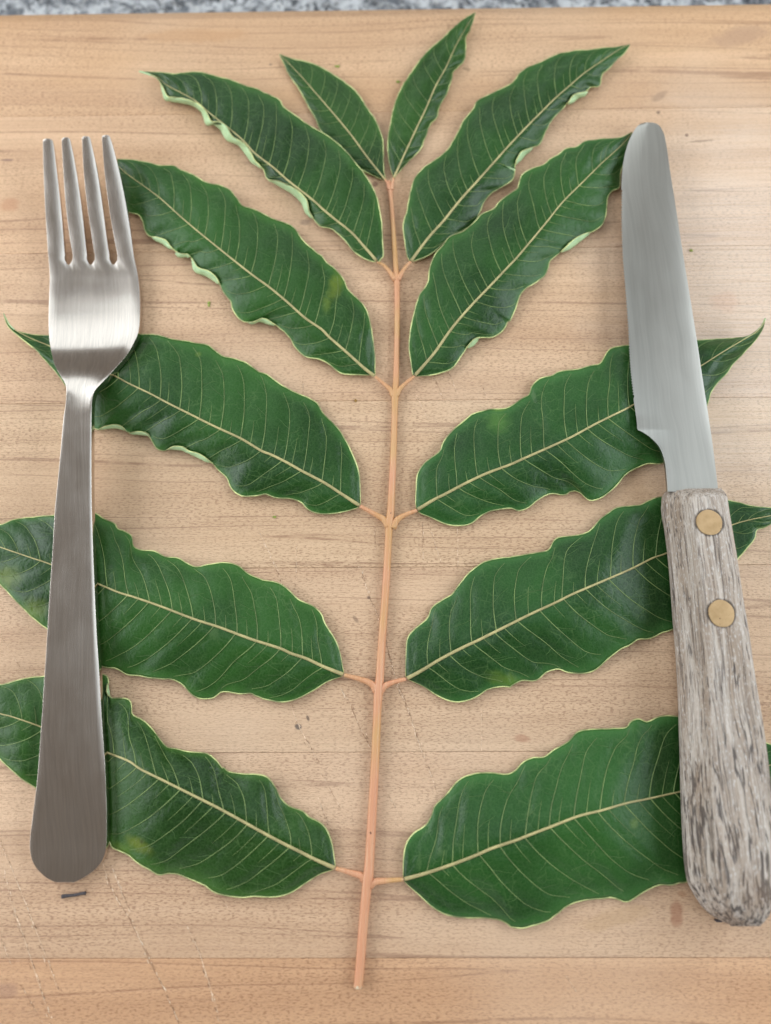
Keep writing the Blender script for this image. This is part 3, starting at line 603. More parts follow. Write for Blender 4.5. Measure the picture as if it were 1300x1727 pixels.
# knife cuts scored across the planks: broken raised fibres and dark slits
V, F, MI = [], [], []
for ci, pts in enumerate(CUTS):
    path = U(*spline(pts, 6).T, 0.0)[:, :2]
    s = np.concatenate([[0], np.cumsum(np.linalg.norm(np.diff(path, axis=0), axis=1))])
    weight = 1.0 if len(pts) > 2 else 0.6
    # the slit itself, a fine unbroken line
    nn = max(8, int(s[-1] / 0.0006))
    q = np.linspace(0, s[-1], nn)
    c2 = np.stack([np.interp(q, s, path[:, i]) for i in (0, 1)], -1) + rng.normal(0, 0.000035, (nn, 2))
    tg = np.gradient(c2, axis=0); tg /= np.linalg.norm(tg, axis=1, keepdims=True)
    nm = np.stack([-tg[:, 1], tg[:, 0]], -1)
    ww = (0.00005 * np.sin(np.linspace(0.15, math.pi - 0.15, nn)) * rng.uniform(0.4, 1.3, nn) * weight)[:, None]
    o0 = len(V)
    for A, B in zip(c2 - nm * ww, c2 + nm * ww):
        V.append((*A, 0.00003)); V.append((*B, 0.00004))
    for i in range(nn - 1):
        F.append((o0 + 2 * i, o0 + 2 * i + 1, o0 + 2 * i + 3, o0 + 2 * i + 2)); MI.append(1 if (ci % 3 == 0 and random.random() < 0.8) else 0)
    for rep in range(2 if len(pts) > 3 else 1):
        x = 0.0
        drift = 0.0
        while x < s[-1]:
            ln = random.uniform(0.00025, 0.0011)
            if random.random() < (0.55 if rep == 0 else 0.30):
                a = np.array([np.interp(x, s, path[:, i]) for i in (0, 1)])
                e = np.array([np.interp(min(x + ln, s[-1]), s, path[:, i]) for i in (0, 1)])
                t = (e - a) / (np.linalg.norm(e - a) + 1e-9)
                nrm = np.array([-t[1], t[0]])
                w = random.uniform(0.00004, 0.00015) * weight
                off = nrm * (drift + random.uniform(-0.00013, 0.00013) + rep * random.choice((-1, 1)) * 0.00035)
                z = 0.00003 + random.random() * 0.00002
                o0 = len(V)
                m2 = (a + e) / 2 + nrm * random.uniform(-1, 1) * 0.00006
                for q, ww in ((a, 0.3), (m2, 1.0), (e, 0.3)):
                    V.append((*(q + off - nrm * w * ww), z)); V.append((*(q + off), z + 0.00005)); V.append((*(q + off + nrm * w * ww), z))
                d = 1 if random.random() < (0.34 if ci not in (2, 3) else 0.6) else 0
                for i in (0, 3):
                    for j in (0, 1):
                        F.append((o0 + i + j, o0 + i + j + 1, o0 + i + j + 4, o0 + i + j + 3)); MI.append(d)
            x += ln * random.uniform(0.65, 1.05)
            drift = max(-0.0003, min(0.0003, drift + random.uniform(-0.00008, 0.00008)))
bl = np.array(board.location)
cuts = add_mesh('cut_marks', np.array(V) - bl, F, [M_CUT, M_CUTD], board, False, MI)
tag(cuts, kind='stuff')

# ------------------------------------------------------------------ fork
fork_z = lambda y: np.interp(y, *np.array([(225, 11.5), (300, 8.0), (380, 5.0), (450, 3.1), (500, 2.4), (540, 2.3), (565, 2.6), (585, 3.3), (600, 4.7), (615, 6.4), (630, 8.0), (645, 9.1), (660, 9.6), (690, 9.8), (760, 9.6), (900, 8.7), (1100, 6.9), (1300, 4.6), (1420, 3.0), (1500, 2.3)]).T) / 1000
_zy = np.linspace(200, 1520, 661)
_zv = fork_z(_zy)
for _ in range(2):
    _zv = np.convolve(np.pad(_zv, 4, mode='edge'), np.ones(9) / 9, 'valid')
fork_z = lambda y: np.interp(y, _zy, _zv)
fork_thick = lambda y: np.interp(y, [225, 300, 430, 500, 640, 800, 1500], [0.9, 1.1, 1.4, 1.8, 2.4, 2.2, 2.05]) / 1000
fxl, fxr = curve_x(FORK_LEFT), curve_x(FORK_RIGHT)
def tine_x(pts):
    base = curve_x(pts)
    y0 = pts[0][1]
    ys = np.linspace(y0 + 12, 430, 40)
    pf = np.polyfit(ys, base(ys), 3)
    def fn(y):
        y = np.asarray(y, float)
        w = np.clip((y - y0 - 8) / 10, 0, 1)
        return base(y) * (1 - w) + np.polyval(pf, y) * w
    return fn
t1l, t4r = tine_x(TINES[0][0]), tine_x(TINES[3][1])
def fork_span(y):
    y = np.asarray(y, float)
    return np.where(y < 430, t1l(y), fxl(y)), np.where(y < 430, t4r(y), fxr(y))

def build_fork():
    base = U(114, 1486, 0.0)
    tip = U(128, 232, 0.0)
    d = tip - base
    rz = math.atan2(d[1], d[0]) - math.pi / 2
    loc = (base[0], base[1], 0.0)
    root = empty('fork', loc, rz)
    tag(root, 'brushed steel dinner fork lying tines up on the left leaflets', 'fork')
    px, py, wgt, F = [], [], [], []
    def vert(x, y, w):
        px.append(x); py.append(y); wgt.append(w)
        return len(px) - 1
    # s layout across: tine 2 cells, slot 4 cells
    YS = 438.0
    bx = [float(fxl(YS))]
    for i in range(3):
        bx += [float(curve_x(TINES[i][1])(430)), float(curve_x(TINES[i + 1][0])(430))]
    bx.append(float(fxr(YS)))
    cols, slot = [], []
    for i in range(7):
        nseg = 2 if i % 2 == 0 else 4
        for q in range(nseg):
            cols.append(bx[i] + (bx[i + 1] - bx[i]) * q / nseg)
            slot.append(0 if (i % 2 == 0 or q == 0) else {1: 6.0, 2: 9.0, 3: 6.0}[q])
    cols.append(bx[7]); slot.append(0)
    cols = np.array(cols)
    s_head = (cols - cols[0]) / (cols[-1] - cols[0])
    nc = len(cols)
    s_hand = np.concatenate([[0], np.linspace(0.09, 0.91, nc - 2), [1]])
    rows_y = np.concatenate([np.linspace(458, 560, 10), np.linspace(568, 700, 24), np.linspace(715, 1400, 32), 1400 + 88 * np.sin(np.linspace(0.12, 1, 16) * math.pi / 2)])
    first = [vert(cols[j], YS + slot[j], 0.7) for j in range(nc)]
    grid = [first]
    for y in rows_y:
        xl, xr = float(fxl(y)), float(fxr(y))
        u = min(1, max(0, (y - 470) / 160)); u = u * u * (3 - 2 * u)
        s = s_head * (1 - u) + s_hand * u
        grid.append([vert(xl + (xr - xl) * s[j], y, 0.7 + 0.3 * u) for j in range(nc)])
    for i in range(len(grid) - 1):
        for j in range(nc - 1):
            F.append((grid[i][j], grid[i + 1][j], grid[i + 1][j + 1], grid[i][j + 1]))
    ci = 0
    for k in range(4):
        l, r = tine_x(TINES[k][0]), tine_x(TINES[k][1])
        y0 = TINES[k][0][0][1]
        ys = np.concatenate([np.linspace(430, y0 + 8, 26), y0 + 8 - 8 * np.sin(np.linspace(0.25, 1, 5) * math.pi / 2)])
        prev = first[ci:ci + 3]
        for y in ys:
            xl, xr = float(l(y)), float(r(y))
            row = [vert(xl + (xr - xl) * q / 2, y, 0.7) for q in range(3)]
            for q in range(2):
                F.append((row[q], prev[q], prev[q + 1], row[q + 1]))
            prev = row
        ci += 6
    px, py, wgt = np.array(px), np.array(py), np.array(wgt)
    xl, xr = fork_span(py)
    s = (px - xl) / (xr - xl) * 2 - 1
    dish = np.interp(py, [225, 400, 500, 580, 640, 700], [0.0, 0.15, 0.45, 0.7, 0.4, 0.0]) / 1000
    z = fork_z(py) + dish * np.abs(s) ** 2.2
    topv = U(px, py, z)
    botv = topv.copy()
    botv[:, 2] -= fork_thick(py)
    n = len(px)
    V = to_local(np.vstack([topv, botv]), loc, rz)
    # boundary edges of the sheet
    cnt = {}
    for f in F:
        for a, b in zip(f, f[1:] + f[:1]):
            e = (min(a, b), max(a, b))
            cnt.setdefault(e, []).append((a, b))
    bnd = [v[0] for e, v in cnt.items() if len(v) == 1]
    faces = [f for f in F] + [tuple(i + n for i in reversed(f)) for f in F] + [(b, a, a + n, b + n) for a, b in bnd]
    o = add_mesh('fork_blank', V, faces, M_FORK)
    me = o.data
    bm = bmesh.new(); bm.from_mesh(me)
    bmesh.ops.recalc_face_normals(bm, faces=bm.faces)
    bm.verts.ensure_lookup_table(); bm.edges.ensure_lookup_table()
    lay = bm.edges.layers.float.get('bevel_weight_edge') or bm.edges.layers.float.new('bevel_weight_edge')
    bs = {(min(a, b), max(a, b)) for a, b in bnd}
    bs |= {(a + n, b + n) for a, b in bs}
    for e in bm.edges:
        a, b = sorted(v.index for v in e.verts)
        if (a, b) in bs:
            e[lay] = float(wgt[a % n])
    bm.to_mesh(me); bm.free()
    md = o.modifiers.new('bevel', 'BEVEL')
    md.limit_method = 'WEIGHT'; md.width = 0.00100; md.segments = 4; md.use_clamp_overlap = True; md.harden_normals = False
    dg = bpy.context.evaluated_depsgraph_get()
    ev = o.evaluated_get(dg).to_mesh()
    co = np.array([v.co[:] for v in ev.vertices])
    cn = [c.vector[:] for c in ev.corner_normals]
    ly_head = float(to_local(U(105, 449, 0.0)[None], loc, rz)[0, 1])
    ly_neck = float(to_local(U(130, 706, 0.0)[None], loc, rz)[0, 1])
    # x centres of the gaps between tines in local space, at the slot ends
    gaps = [float(to_local(U((bx[2 * i + 1] + bx[2 * i + 2]) / 2, 440, fork_z(440.0))[None], loc, rz)[0, 0]) for i in range(3)]
    tipx = [float(to_local(U((TINES[i][1][2][0] + TINES[i + 1][0][2][0]) / 2, 236, fork_z(236.0))[None], loc, rz)[0, 0]) for i in range(3)]
    tipy = float(to_local(U(128, 236, fork_z(236.0))[None], loc, rz)[0, 1])
    groups = {}
    for p in ev.polygons:
        c = p.center
        if c[1] < ly_neck:
            g = 'handle'
        elif c[1] < ly_head:
            g = 'fork_head'
        else:
            u = (c[1] - ly_head) / (tipy - ly_head)
            g = 'tine%d' % sum(c[0] > gaps[i] + (tipx[i] - gaps[i]) * u for i in range(3))
        groups.setdefault(g, []).append(p)
    for g in ('fork_head', 'handle', 'tine0', 'tine1', 'tine2', 'tine3'):
        idx, vv, ff, nn = {}, [], [], []
        for p in groups[g]:
            f = []
            for li in p.loop_indices:
                vi = ev.loops[li].vertex_index
                if vi not in idx:
                    idx[vi] = len(vv); vv.append(co[vi])
                f.append(idx[vi]); nn.append(cn[li])
            ff.append(tuple(f))
        part = add_mesh('tine' if g.startswith('tine') else g, vv, ff, M_FORK, root)
        part.data.normals_split_custom_set(nn)
    bpy.data.objects.remove(o)
build_fork()

# ------------------------------------------------------------------ knife
bxl, bxr = curve_x(BLADE_LEFT), curve_x(BLADE_RIGHT)
hxl, hxr = curve_x(HANDLE_LEFT), curve_x(HANDLE_RIGHT)
blade_z = lambda y: np.interp(y, [205, 830], [4.6, 7.6]) / 1000
HB, HT = 0.0016, 0.0142
def build_knife():
    base = U(1262, 1555, 0.0)
    tip = U(1092, 210, 0.0)
    d = tip - base
    rz = math.atan2(d[1], d[0]) - math.pi / 2
    loc = (base[0], base[1], 0.0)
    root = empty('table_knife', loc, rz)
    tag(root, 'serrated steel table knife with grey weathered wooden handle, right of leaf', 'knife')
    riv = ((1196.0, 881.0), (1216.5, 1034.5))
    M_HANDLE = handle_wood([to_local(U(x, y, HT)[None], loc, rz)[0] for x, y in riv])
    # blade
    y0 = 206.3
    ys = np.concatenate([y0 + 26 * (1 - np.cos(np.linspace(0.1, 1, 10) * math.pi / 2)), np.linspace(234, 318, 14), 320 + np.arange(0, 152) * 2.3, np.linspace(673, 718, 12), np.linspace(720, 790, 40), np.linspace(794, 829, 8)])
    cs = np.array([0, 0.035, 0.10, 0.22, 0.36, 0.42, 0.6, 0.8, 0.94, 1.0])
    th = np.array([0.10, 0.22, 0.42, 0.72, 1.02, 1.10, 1.14, 1.16, 1.16, 1.02]) / 1000
    V, n = [], len(cs)
    for i, y in enumerate(ys):
        xl, xr = float(bxl(y)), float(bxr(y))
        if y < 214:
            u = (y - 205.5) / 10
            xm = 1092.0
        if 320 <= y < 669 and int(round((y - 320) / 2.3)) % 2:
            tooth = 2.4
        else:
            tooth = 0.0
        px = xl + (xr - xl) * cs
        px[0] += tooth
        zc = blade_z(y)
        grind = np.interp(y, [205, 700, 760, 830], [1, 1, 0.3, 0.0])
        t2 = th * grind + 0.00112 * (1 - grind)
        tp = U(px, np.full(n, y), zc + t2 / 2)
        bt = tp.copy(); bt[:, 2] -= t2
        V.append(np.vstack([tp, bt]))
    V = to_local(np.vstack(V), loc, rz)
    F = []
    m = 2 * n
    for i in range(len(ys) - 1):
        for j in range(n - 1):
            a = i * m + j
            F.append((a, a + m, a + m + 1, a + 1))
            a += n
            F.append((a, a + 1, a + m + 1, a + m))
        a = i * m
        F.append((a, a + n, a + n + m, a + m))
        a = i * m + n - 1
        F.append((a, a + m, a + n + m, a + n))
    F.append(tuple(range(n)) + tuple(range(2 * n - 1, n - 1, -1)))
    e = (len(ys) - 1) * m
    F.append(tuple(reversed(tuple(range(e, e + n)) + tuple(range(e + 2 * n - 1, e + n - 1, -1)))))
    add_mesh('blade', V, F, M_BLADE, root, True, angle=28)
    # handle: rounded block lofted from the bolster end to the butt
    ys = np.concatenate([[823.5, 825.5, 829, 833.5, 839], np.linspace(846, 1100, 22), np.linspace(1112, 1440, 26), 1440 + 122 * np.sin(np.linspace(0.06, 0.995, 22) * math.pi / 2)])
    V, rings = [], []
    yend = 1562.0
    for y in ys:
        fr = min(1.0, (y - 822.5) / 15.0)                 # chamfer at the blade end
        br = math.sqrt(max(0.0, 1 - max(0.0, (y - 1440) / (yend - 1440)) ** 2.4))   # the butt rounds off
        zt = HB + (HT - HB) * (0.52 + 0.48 * math.sin(fr * math.pi / 2)) - (1 - br) * 0.0036
        zb = HB + (1 - math.sin(fr * math.pi / 2)) * 0.0035 + (1 - br) * 0.0022
        yy = min(y, 1559.0)
        zmid = (zt + zb) / 2
        L = U(float(hxl(yy)), y, zb + (zt - zb) * 0.25)
        Rr = U(float(hxr(yy)), y, zb + (zt - zb) * 0.86)
        inset = 0.0006 * (1 - fr)
        xl, xr = L[0] + inset, Rr[0] - inset
        ymid = (L[1] + Rr[1]) / 2
        yT, yB = U(1200, y, zt)[1], U(1200, y, zb)[1]
        w = xr - xl
        rl = min(0.0014, w * 0.3, (zt - zb) * 0.42); rr = min(0.0019, w * 0.25, (zt - zb) * 0.35); rb = min(0.002, w * 0.25, (zt - zb) * 0.3)
        lean = 0.0036 * min(1, br)                         # side leans in towards the top face
        notch = float(np.interp(y, [822, 850, 1060, 1110, 1600], [0.0007, 0.0014, 0.0012, 0.0, 0.0])) * min(1, fr)
        ring = []
        def p(x, z):
            ring.append((x, yB + (yT - yB) * (z - zb) / max(1e-6, zt - zb), z))
        zn = zb + (zt - zb) * 0.30
        for q in range(4):                                   # bottom-left corner
            a = -math.pi / 2 - q / 3 * math.pi / 2
            p(xl + rb + math.cos(a) * rb, zb + rb + math.sin(a) * rb)
        hn = 0.00048
        p(xl, zn - hn * 1.5); p(xl + notch, zn - hn); p(xl + notch, zn + hn); p(xl + 0.0001, zn + hn * 1.5)
        for q in range(7):                                   # soft top-left shoulder
            a = math.pi - q / 6 * math.pi / 2
            p(xl + lean + rl + math.cos(a) * rl, zt - rl + math.sin(a) * rl)
        for fx in (0.33, 0.66):
            p(xl + lean + rl + (w - lean - rl - rr) * fx, zt + 0.00022)
        for q in range(6):
            a = math.pi / 2 - q / 5 * math.pi / 2
            p(xr - rr + math.cos(a) * rr, zt - rr + math.sin(a) * rr)
        for q in range(4):
            a = -q / 3 * math.pi / 2
            p(xr - rb + math.cos(a) * rb - 0.0004, zb + rb + math.sin(a) * rb)
        rings.append(len(V)); V += ring
    k = len(ring)
    V = np.array(V)
    F = []
    for i in range(len(rings) - 1):
        for j in range(k):
            a, b = rings[i] + j, rings[i] + (j + 1) % k
            F.append((a, b, b + k, a + k))
    F.append(tuple(reversed(range(k))))
    F.append(tuple(range(rings[-1], rings[-1] + k)))
    h = add_mesh('handle', to_local(V, loc, rz), F, M_HANDLE, root, True, angle=50)
    bm = bmesh.new(); bm.from_mesh(h.data); bmesh.ops.recalc_face_normals(bm, faces=bm.faces); bm.to_mesh(h.data); bm.free()
    for (rx, ry) in riv:
        c = U(rx, ry, HT + 0.0002)
        vv, ff = [], []
        prof = [(1.0, -0.002), (1.0, 0.00002), (0.985, 0.00005), (0.93, 0.00007), (0.5, 0.00008), (0.0, 0.00008)]
        seg = 40
        for (f, z) in prof[:-1]:
            for q in range(seg):
                a = 2 * math.pi * q / seg
                r = 0.00318 * f * (1 + 0.02 * math.sin(2 * a + rx) + 0.012 * math.sin(5 * a))
                vv.append((c[0] + r * math.cos(a), c[1] + r * math.sin(a) * 1.04, HT + 0.00022 + z))
        vv.append((c[0], c[1], HT + 0.00022 + 0.00008))
        for i in range(len(prof) - 2):
            for q in range(seg):
                a, b = i * seg + q, i * seg + (q + 1) % seg
                ff.append((a, b, b + seg, a + seg))
        e = (len(prof) - 2) * seg
        for q in range(seg):
            ff.append((e + q, e + (q + 1) % seg, len(vv) - 1))
        rv = add_mesh('rivet', to_local(np.array(vv), loc, rz), ff, M_BRASS, h, True, angle=40)
        # grime collar where the rivet meets the wood
build_knife()

# ------------------------------------------------------------------ the compound leaf
def ceiling(px, py):
    """highest a leaf may stand (m) where the cutlery lies across it"""
    cap = np.full(np.shape(px), 1.0)
    l, r = fork_span(py)
    d = np.maximum(0, np.maximum(l - 4 - px, px - r - 4))
    c = fork_z(py) - fork_thick(py) - 0.0007 + d * 0.00006
    cap = np.where((py > 225) & (py < 1495), np.minimum(cap, c), cap)
    l, r = bxl(py), bxr(py)
    d = np.maximum(0, np.maximum(l - 4 - px, px - r - 4))
    cap = np.where((py > 205) & (py < 825), np.minimum(cap, blade_z(py) - 0.0013 + d * 0.00006), cap)
    l, r = hxl(py), hxr(py)
    d = np.maximum(0, np.maximum(l - 4 - px, px - r - 4))
    cap = np.where((py > 822) & (py < 1565), np.minimum(cap, 0.0010 + d * 0.00005), cap)
    return cap

def wave1(t, seed, f):
    r = np.random.default_rng(seed)
    a = np.zeros_like(t)
    for k in range(4):
        a += np.sin(2 * math.pi * (f * (0.6 + 0.4 * k) * t + r.random())) * (0.9 / (1 + 0.5 * k))
    return a / 2.0

leaf = empty('compound_leaf', U(604, 1664, 0))
tag(leaf, 'green pinnate leaf with twelve wavy leaflets on a tan stalk, centre of board', 'leaf')
LOC = np.array(leaf.location)

PAR = {  # lift: arch of the midrib (mm); ea, eb: edge height of upper / lower half; tip: tip height; wv: edge wave; n: veins; rolls: (x, y, half length px, width px)
    'L1': dict(ga=(1.3, 0.32), lift=0.6, ea=0.7, eb=0.5, tip=1.0, wv=0.3, n=11, z0=1.2),
    'R1': dict(ga=(1.3, 0.32), lift=1.4, ea=0.8, eb=0.7, tip=1.5, wv=0.5, n=11),
    'L2': dict(ga=(1.3, 0.32), lift=2.6, ea=2.6, eb=1.6, tip=2.0, wv=0.8, n=17, rolls=[(318, 172, 60, 9), (385, 226, 85, 12), (500, 325, 55, 11)]),
    'R2': dict(ga=(1.3, 0.32), lift=3.0, ea=0.9, eb=1.4, tip=2.0, wv=0.9, n=17, rolls=[(878, 258, 22, 8), (970, 160, 22, 9)]),
    'L3': dict(ga=(1.3, 0.32), lift=3.3, ea=0.9, eb=1.3, tip=0.8, wv=0.9, n=17, rolls=[(445, 536, 26, 8), (350, 455, 34, 10), (277, 402, 22, 8), (310, 428, 14, 8)]),
    'R3': dict(ga=(1.3, 0.32), lift=3.6, ea=2.0, eb=1.3, tip=2.0, wv=1.0, n=17, rolls=[(965, 405, 30, 9), (795, 577, 14, 7)]),
    'L4': dict(lift=4.0, ea=0.9, eb=1.2, tip=6.5, wv=1.0, n=18, rolls=[(192, 717, 26, 7), (236, 730, 20, 6), (303, 757, 22, 7), (338, 768, 24, 7)]),
    'R4': dict(lift=4.2, ea=1.0, eb=1.2, tip=6.5, wv=1.0, n=17),
    'L5': dict(lift=4.4, ea=1.0, eb=1.0, tip=1.0, wv=1.1, n=18),
    'R5': dict(lift=4.9, ea=1.0, eb=1.0, tip=1.5, wv=1.0, n=17),
    'L6': dict(lift=4.4, ea=1.2, eb=0.9, tip=1.0, wv=1.1, n=17, rolls=[(184, 1165, 14, 8)]),
    'R6': dict(lift=5.4, ea=1.0, eb=1.0, tip=1.0, wv=1.0, n=16),
}
TINT = {'L1': (1.10, 0.92, 0.85), 'R1': (1.12, 0.98, 0.85), 'L2': (0.98, 0.95, 0.95), 'R2': (0.95, 0.95, 1.1), 'L3': (1.02, 1.02, 1.0), 'R3': (0.95, 0.97, 1.15),
        'L4': (1.0, 1.02, 1.15), 'R4': (0.98, 1.05, 1.5), 'L5': (1.04, 1.03, 1.1), 'R5': (0.92, 0.98, 1.4), 'L6': (1.12, 0.95, 0.85), 'R6': (0.92, 1.0, 1.3)}
NT, NS = 170, 24
def build_leaflet(key, seed):
    D, Q = LEAVES[key], PAR[key]
    t = np.linspace(0.004, 0.997, NT)
    Mx = resample(D['m'], NT, 0.004, 0.997)
    mlen = np.linalg.norm(np.diff(resample(D['m'], 60), axis=0), axis=1).sum()
    z0 = Q.get('z0', 1.7)
    zb = z0 + Q['lift'] * np.sin(math.pi * np.clip(t, 0, 1) ** 0.85) + (Q['tip'] - z0 * 0.6) * t ** 5
    fade = np.clip(t / 0.12, 0, 1) * np.clip((1 - t) / 0.10, 0, 1)
    PX, PY, PZ = np.zeros((NT, 2 * NS + 1)), np.zeros((NT, 2 * NS + 1)), np.zeros((NT, 2 * NS + 1))
    SV = np.zeros(2 * NS + 1)
    csk = {}
    for side, (ek, e0) in enumerate((('a', Q['ea']), ('b', Q['eb']))):
        E = resample(D[ek], NT, 0.004, 0.997)
        # let the edge keep step with the midrib
        ax = Mx[-1] - Mx[0]; L2 = ax @ ax
        u_m = (Mx - Mx[0]) @ ax / L2
        u_e = np.maximum.accumulate((E - Mx[0]) @ ax / L2)
        te = np.linspace(0, 1, NT)
        tt = 0.55 * te + 0.45 * np.clip(np.interp(u_m + 0.05 * np.sin(math.pi * te), u_e + np.arange(NT) * 1e-7, te), 0, 1)
        tt[0], tt[-1] = 0, 1
        tt = np.maximum.accumulate(tt)
        E = np.stack([np.interp(tt, te, E[:, k]) for k in (0, 1)], -1)
        r = np.random.default_rng(seed * 7 + side)
        dvec = E - Mx
        hw = np.linalg.norm(dvec, axis=1, keepdims=True)
        tg = np.gradient(Mx, axis=0)
        pn = np.stack([-tg[:, 1], tg[:, 0]], -1)
        pn /= np.linalg.norm(pn, axis=1, keepdims=True) + 1e-9
        if (pn * dvec).sum() < 0:
            pn = -pn
        dn = 0.35 * dvec / (hw + 2.0) + 0.65 * pn
        dn /= np.linalg.norm(dn, axis=1, keepdims=True) + 1e-9
        jit = np.convolve(r.normal(0, 1, NT + 6), np.ones(3) / 3, 'valid')[:NT] * 0.45
        E = E + dn * (jit * fade)[:, None]
        wr = np.zeros(NT)
        for (rx, ry, hl, w) in Q.get('rolls', []):
            i0 = np.argmin(np.hypot(E[:, 0] - rx, E[:, 1] - ry))
            if np.hypot(E[i0, 0] - rx, E[i0, 1] - ry) > 30:
                continue
            arc = np.concatenate([[0], np.cumsum(np.linalg.norm(np.diff(E, axis=0), axis=1))])
            wr = np.maximum(wr, w * np.clip(1 - (np.abs(arc - arc[i0]) / hl) ** 2, 0, 1) ** 0.7)
        Sil = E + dn * wr[:, None]
        split = 1 - 0.24 * np.clip(wr / 6, 0, 1)
        c = 0.72 * float(hw.mean()) / mlen
        csk[side] = c
        edge = e0 + Q['wv'] * wave1(t, seed * 13 + side, 5.5) * fade * 0.8 + 0.25 * (1 - fade)
        edge = np.where(t > 0.85, edge * (1 - (t - 0.85) / 0.15) + zb * (t - 0.85) / 0.15, edge)
        edge = np.maximum(edge, 0.45)
        for j in range(NS + 1):
            s = j / NS
            s = s ** 0.92
            a = np.minimum(1, s / split)
            u = np.clip((s - split) / np.maximum(1e-6, 1 - split), 0, 1) * (wr > 0.01)
            X = Mx + (Sil - Mx) * a[:, None]
            X = X + (E - Sil) * u[:, None]
            lo = np.minimum(edge, 1.0)
            ez = np.where(wr > 0.3, edge * (1 - np.clip(wr / 6, 0, 1)) + lo * np.clip(wr / 6, 0, 1), edge)
            a_m = hw[:, 0] / (hw[:, 0] + wr + 1e-6)
            aa = np.where(u > 0, 1 + (a_m - 1) * u, a)        # where the rolled rim lies back over the blade
            z = zb + (ez - zb) * aa ** 1.35
            gd, gw = Q.get('ga', (0.4, 0.10)) if side == 0 else Q.get('gb', (0.35, 0.10))
            z = z + gd * (1 - np.exp(-(aa / gw) ** 2)) * fade
            ph = (t - c * (0.6 * aa + 0.4 * aa * aa)) * Q['n']
            z = z + 0.34 * (np.abs(np.sin(math.pi * ph)) - 0.5) * np.clip(4 * aa * (1.02 - aa), 0, 1) * fade
            z = z + (0.40 + 0.06 * wr) * np.sin(u * math.pi / 2) * np.clip(wr / 3, 0, 1)
            jj = NS - j if side == 0 else NS + j
            PX[:, jj], PY[:, jj], PZ[:, jj] = X[:, 0], X[:, 1], z
            SV[jj] = s
    Z = PZ / 1000
    cap = np.minimum(ceiling(PX, PY), 0.02)
    ks = 0.0006                                   # the blade bends down smoothly to pass under the cutlery
    soft = -ks * np.logaddexp(-Z / ks, -cap / ks)
    Z = np.where(cap < 0.012, np.minimum(soft, cap), Z)
    Z = np.maximum(Z, 0.00042)
    if key == 'L1':
        Z = np.minimum(Z, 0.0016)
    P = U(PX, PY, Z)
    dt = np.gradient(P, axis=0); ds = np.gradient(P, axis=1)
    N = np.cross(dt, ds)
    N /= np.linalg.norm(N, axis=2, keepdims=True) + 1e-12
    flip = N[NT // 2, NS, 2] < 0
    if flip:
        N = -N
    W = 2 * NS + 1
    top = P.reshape(-1, 3) - LOC
    bot = (P - N * 0.00026).reshape(-1, 3)
    bot[:, 2] = np.maximum(bot[:, 2], 0.00008)
    bot = bot - LOC
    nv = len(top)
    F, MI = [], []
    def quad(a, b, c, d, mi):
        F.append((a, b, c, d) if not flip else (d, c, b, a)); MI.append(mi)
    for i in range(NT - 1):
        for j in range(W - 1):
            a = i * W + j
            quad(a, a + W, a + W + 1, a + 1, 0)
            quad(nv + a, nv + a + 1, nv + a + W + 1, nv + a + W, 1)
        a = i * W
        quad(a, nv + a, nv + a + W, a + W, 1)
        a = i * W + W - 1
        quad(a, a + W, nv + a + W, nv + a, 1)
    o = add_mesh('leaflet', np.vstack([top, bot]), F, [M_LEAF, M_UNDER], leaf, True, MI)
    o.color = (*TINT[key], 1)
    uv = o.data.uv_layers.new(name='leaf')
    li = np.zeros(len(o.data.loops), dtype=np.int32)
    o.data.loops.foreach_get('vertex_index', li)
    vi = li % nv
    uvs = np.stack([t[vi // W], SV[vi % W]], -1).astype(np.float32)
    uv.data.foreach_set('uv', uvs.ravel())

    def samp(side, tv, sv):
        fi = np.clip((np.asarray(tv) - 0.004) / 0.993, 0, 1) * (NT - 1)
        js = np.clip(np.asarray(sv), 0, 1) ** (1 / 0.92) * NS
        fj = NS - js if side == 0 else NS + js
        i0 = np.clip(fi.astype(int), 0, NT - 2); j0 = np.clip(np.floor(fj).astype(int), 0, W - 2)
        a, b = (fi - i0)[:, None], (fj - j0)[:, None]
        def bl(G):
            return (G[i0, j0] * (1 - a) * (1 - b) + G[i0 + 1, j0] * a * (1 - b) + G[i0, j0 + 1] * (1 - a) * b + G[i0 + 1, j0 + 1] * a * b)
        return bl(P), bl(N)
    # midrib
    small = 0.75 if key in ('L1', 'R1') else 1.0
    mr = np.interp(t, [0, 0.06, 0.5, 0.9, 1], [0.50, 0.40, 0.28, 0.14, 0.08]) / 1000 * small
    v, f = tube(P[:, NS] + N[:, NS] * 0.00006 - LOC, mr, 8, 0.75)
    add_mesh('midrib', v, f, M_MIDRIB, o)
    # side veins, each a fine raised thread
    r = np.random.default_rng(seed + 99)
    parts, links = [], []
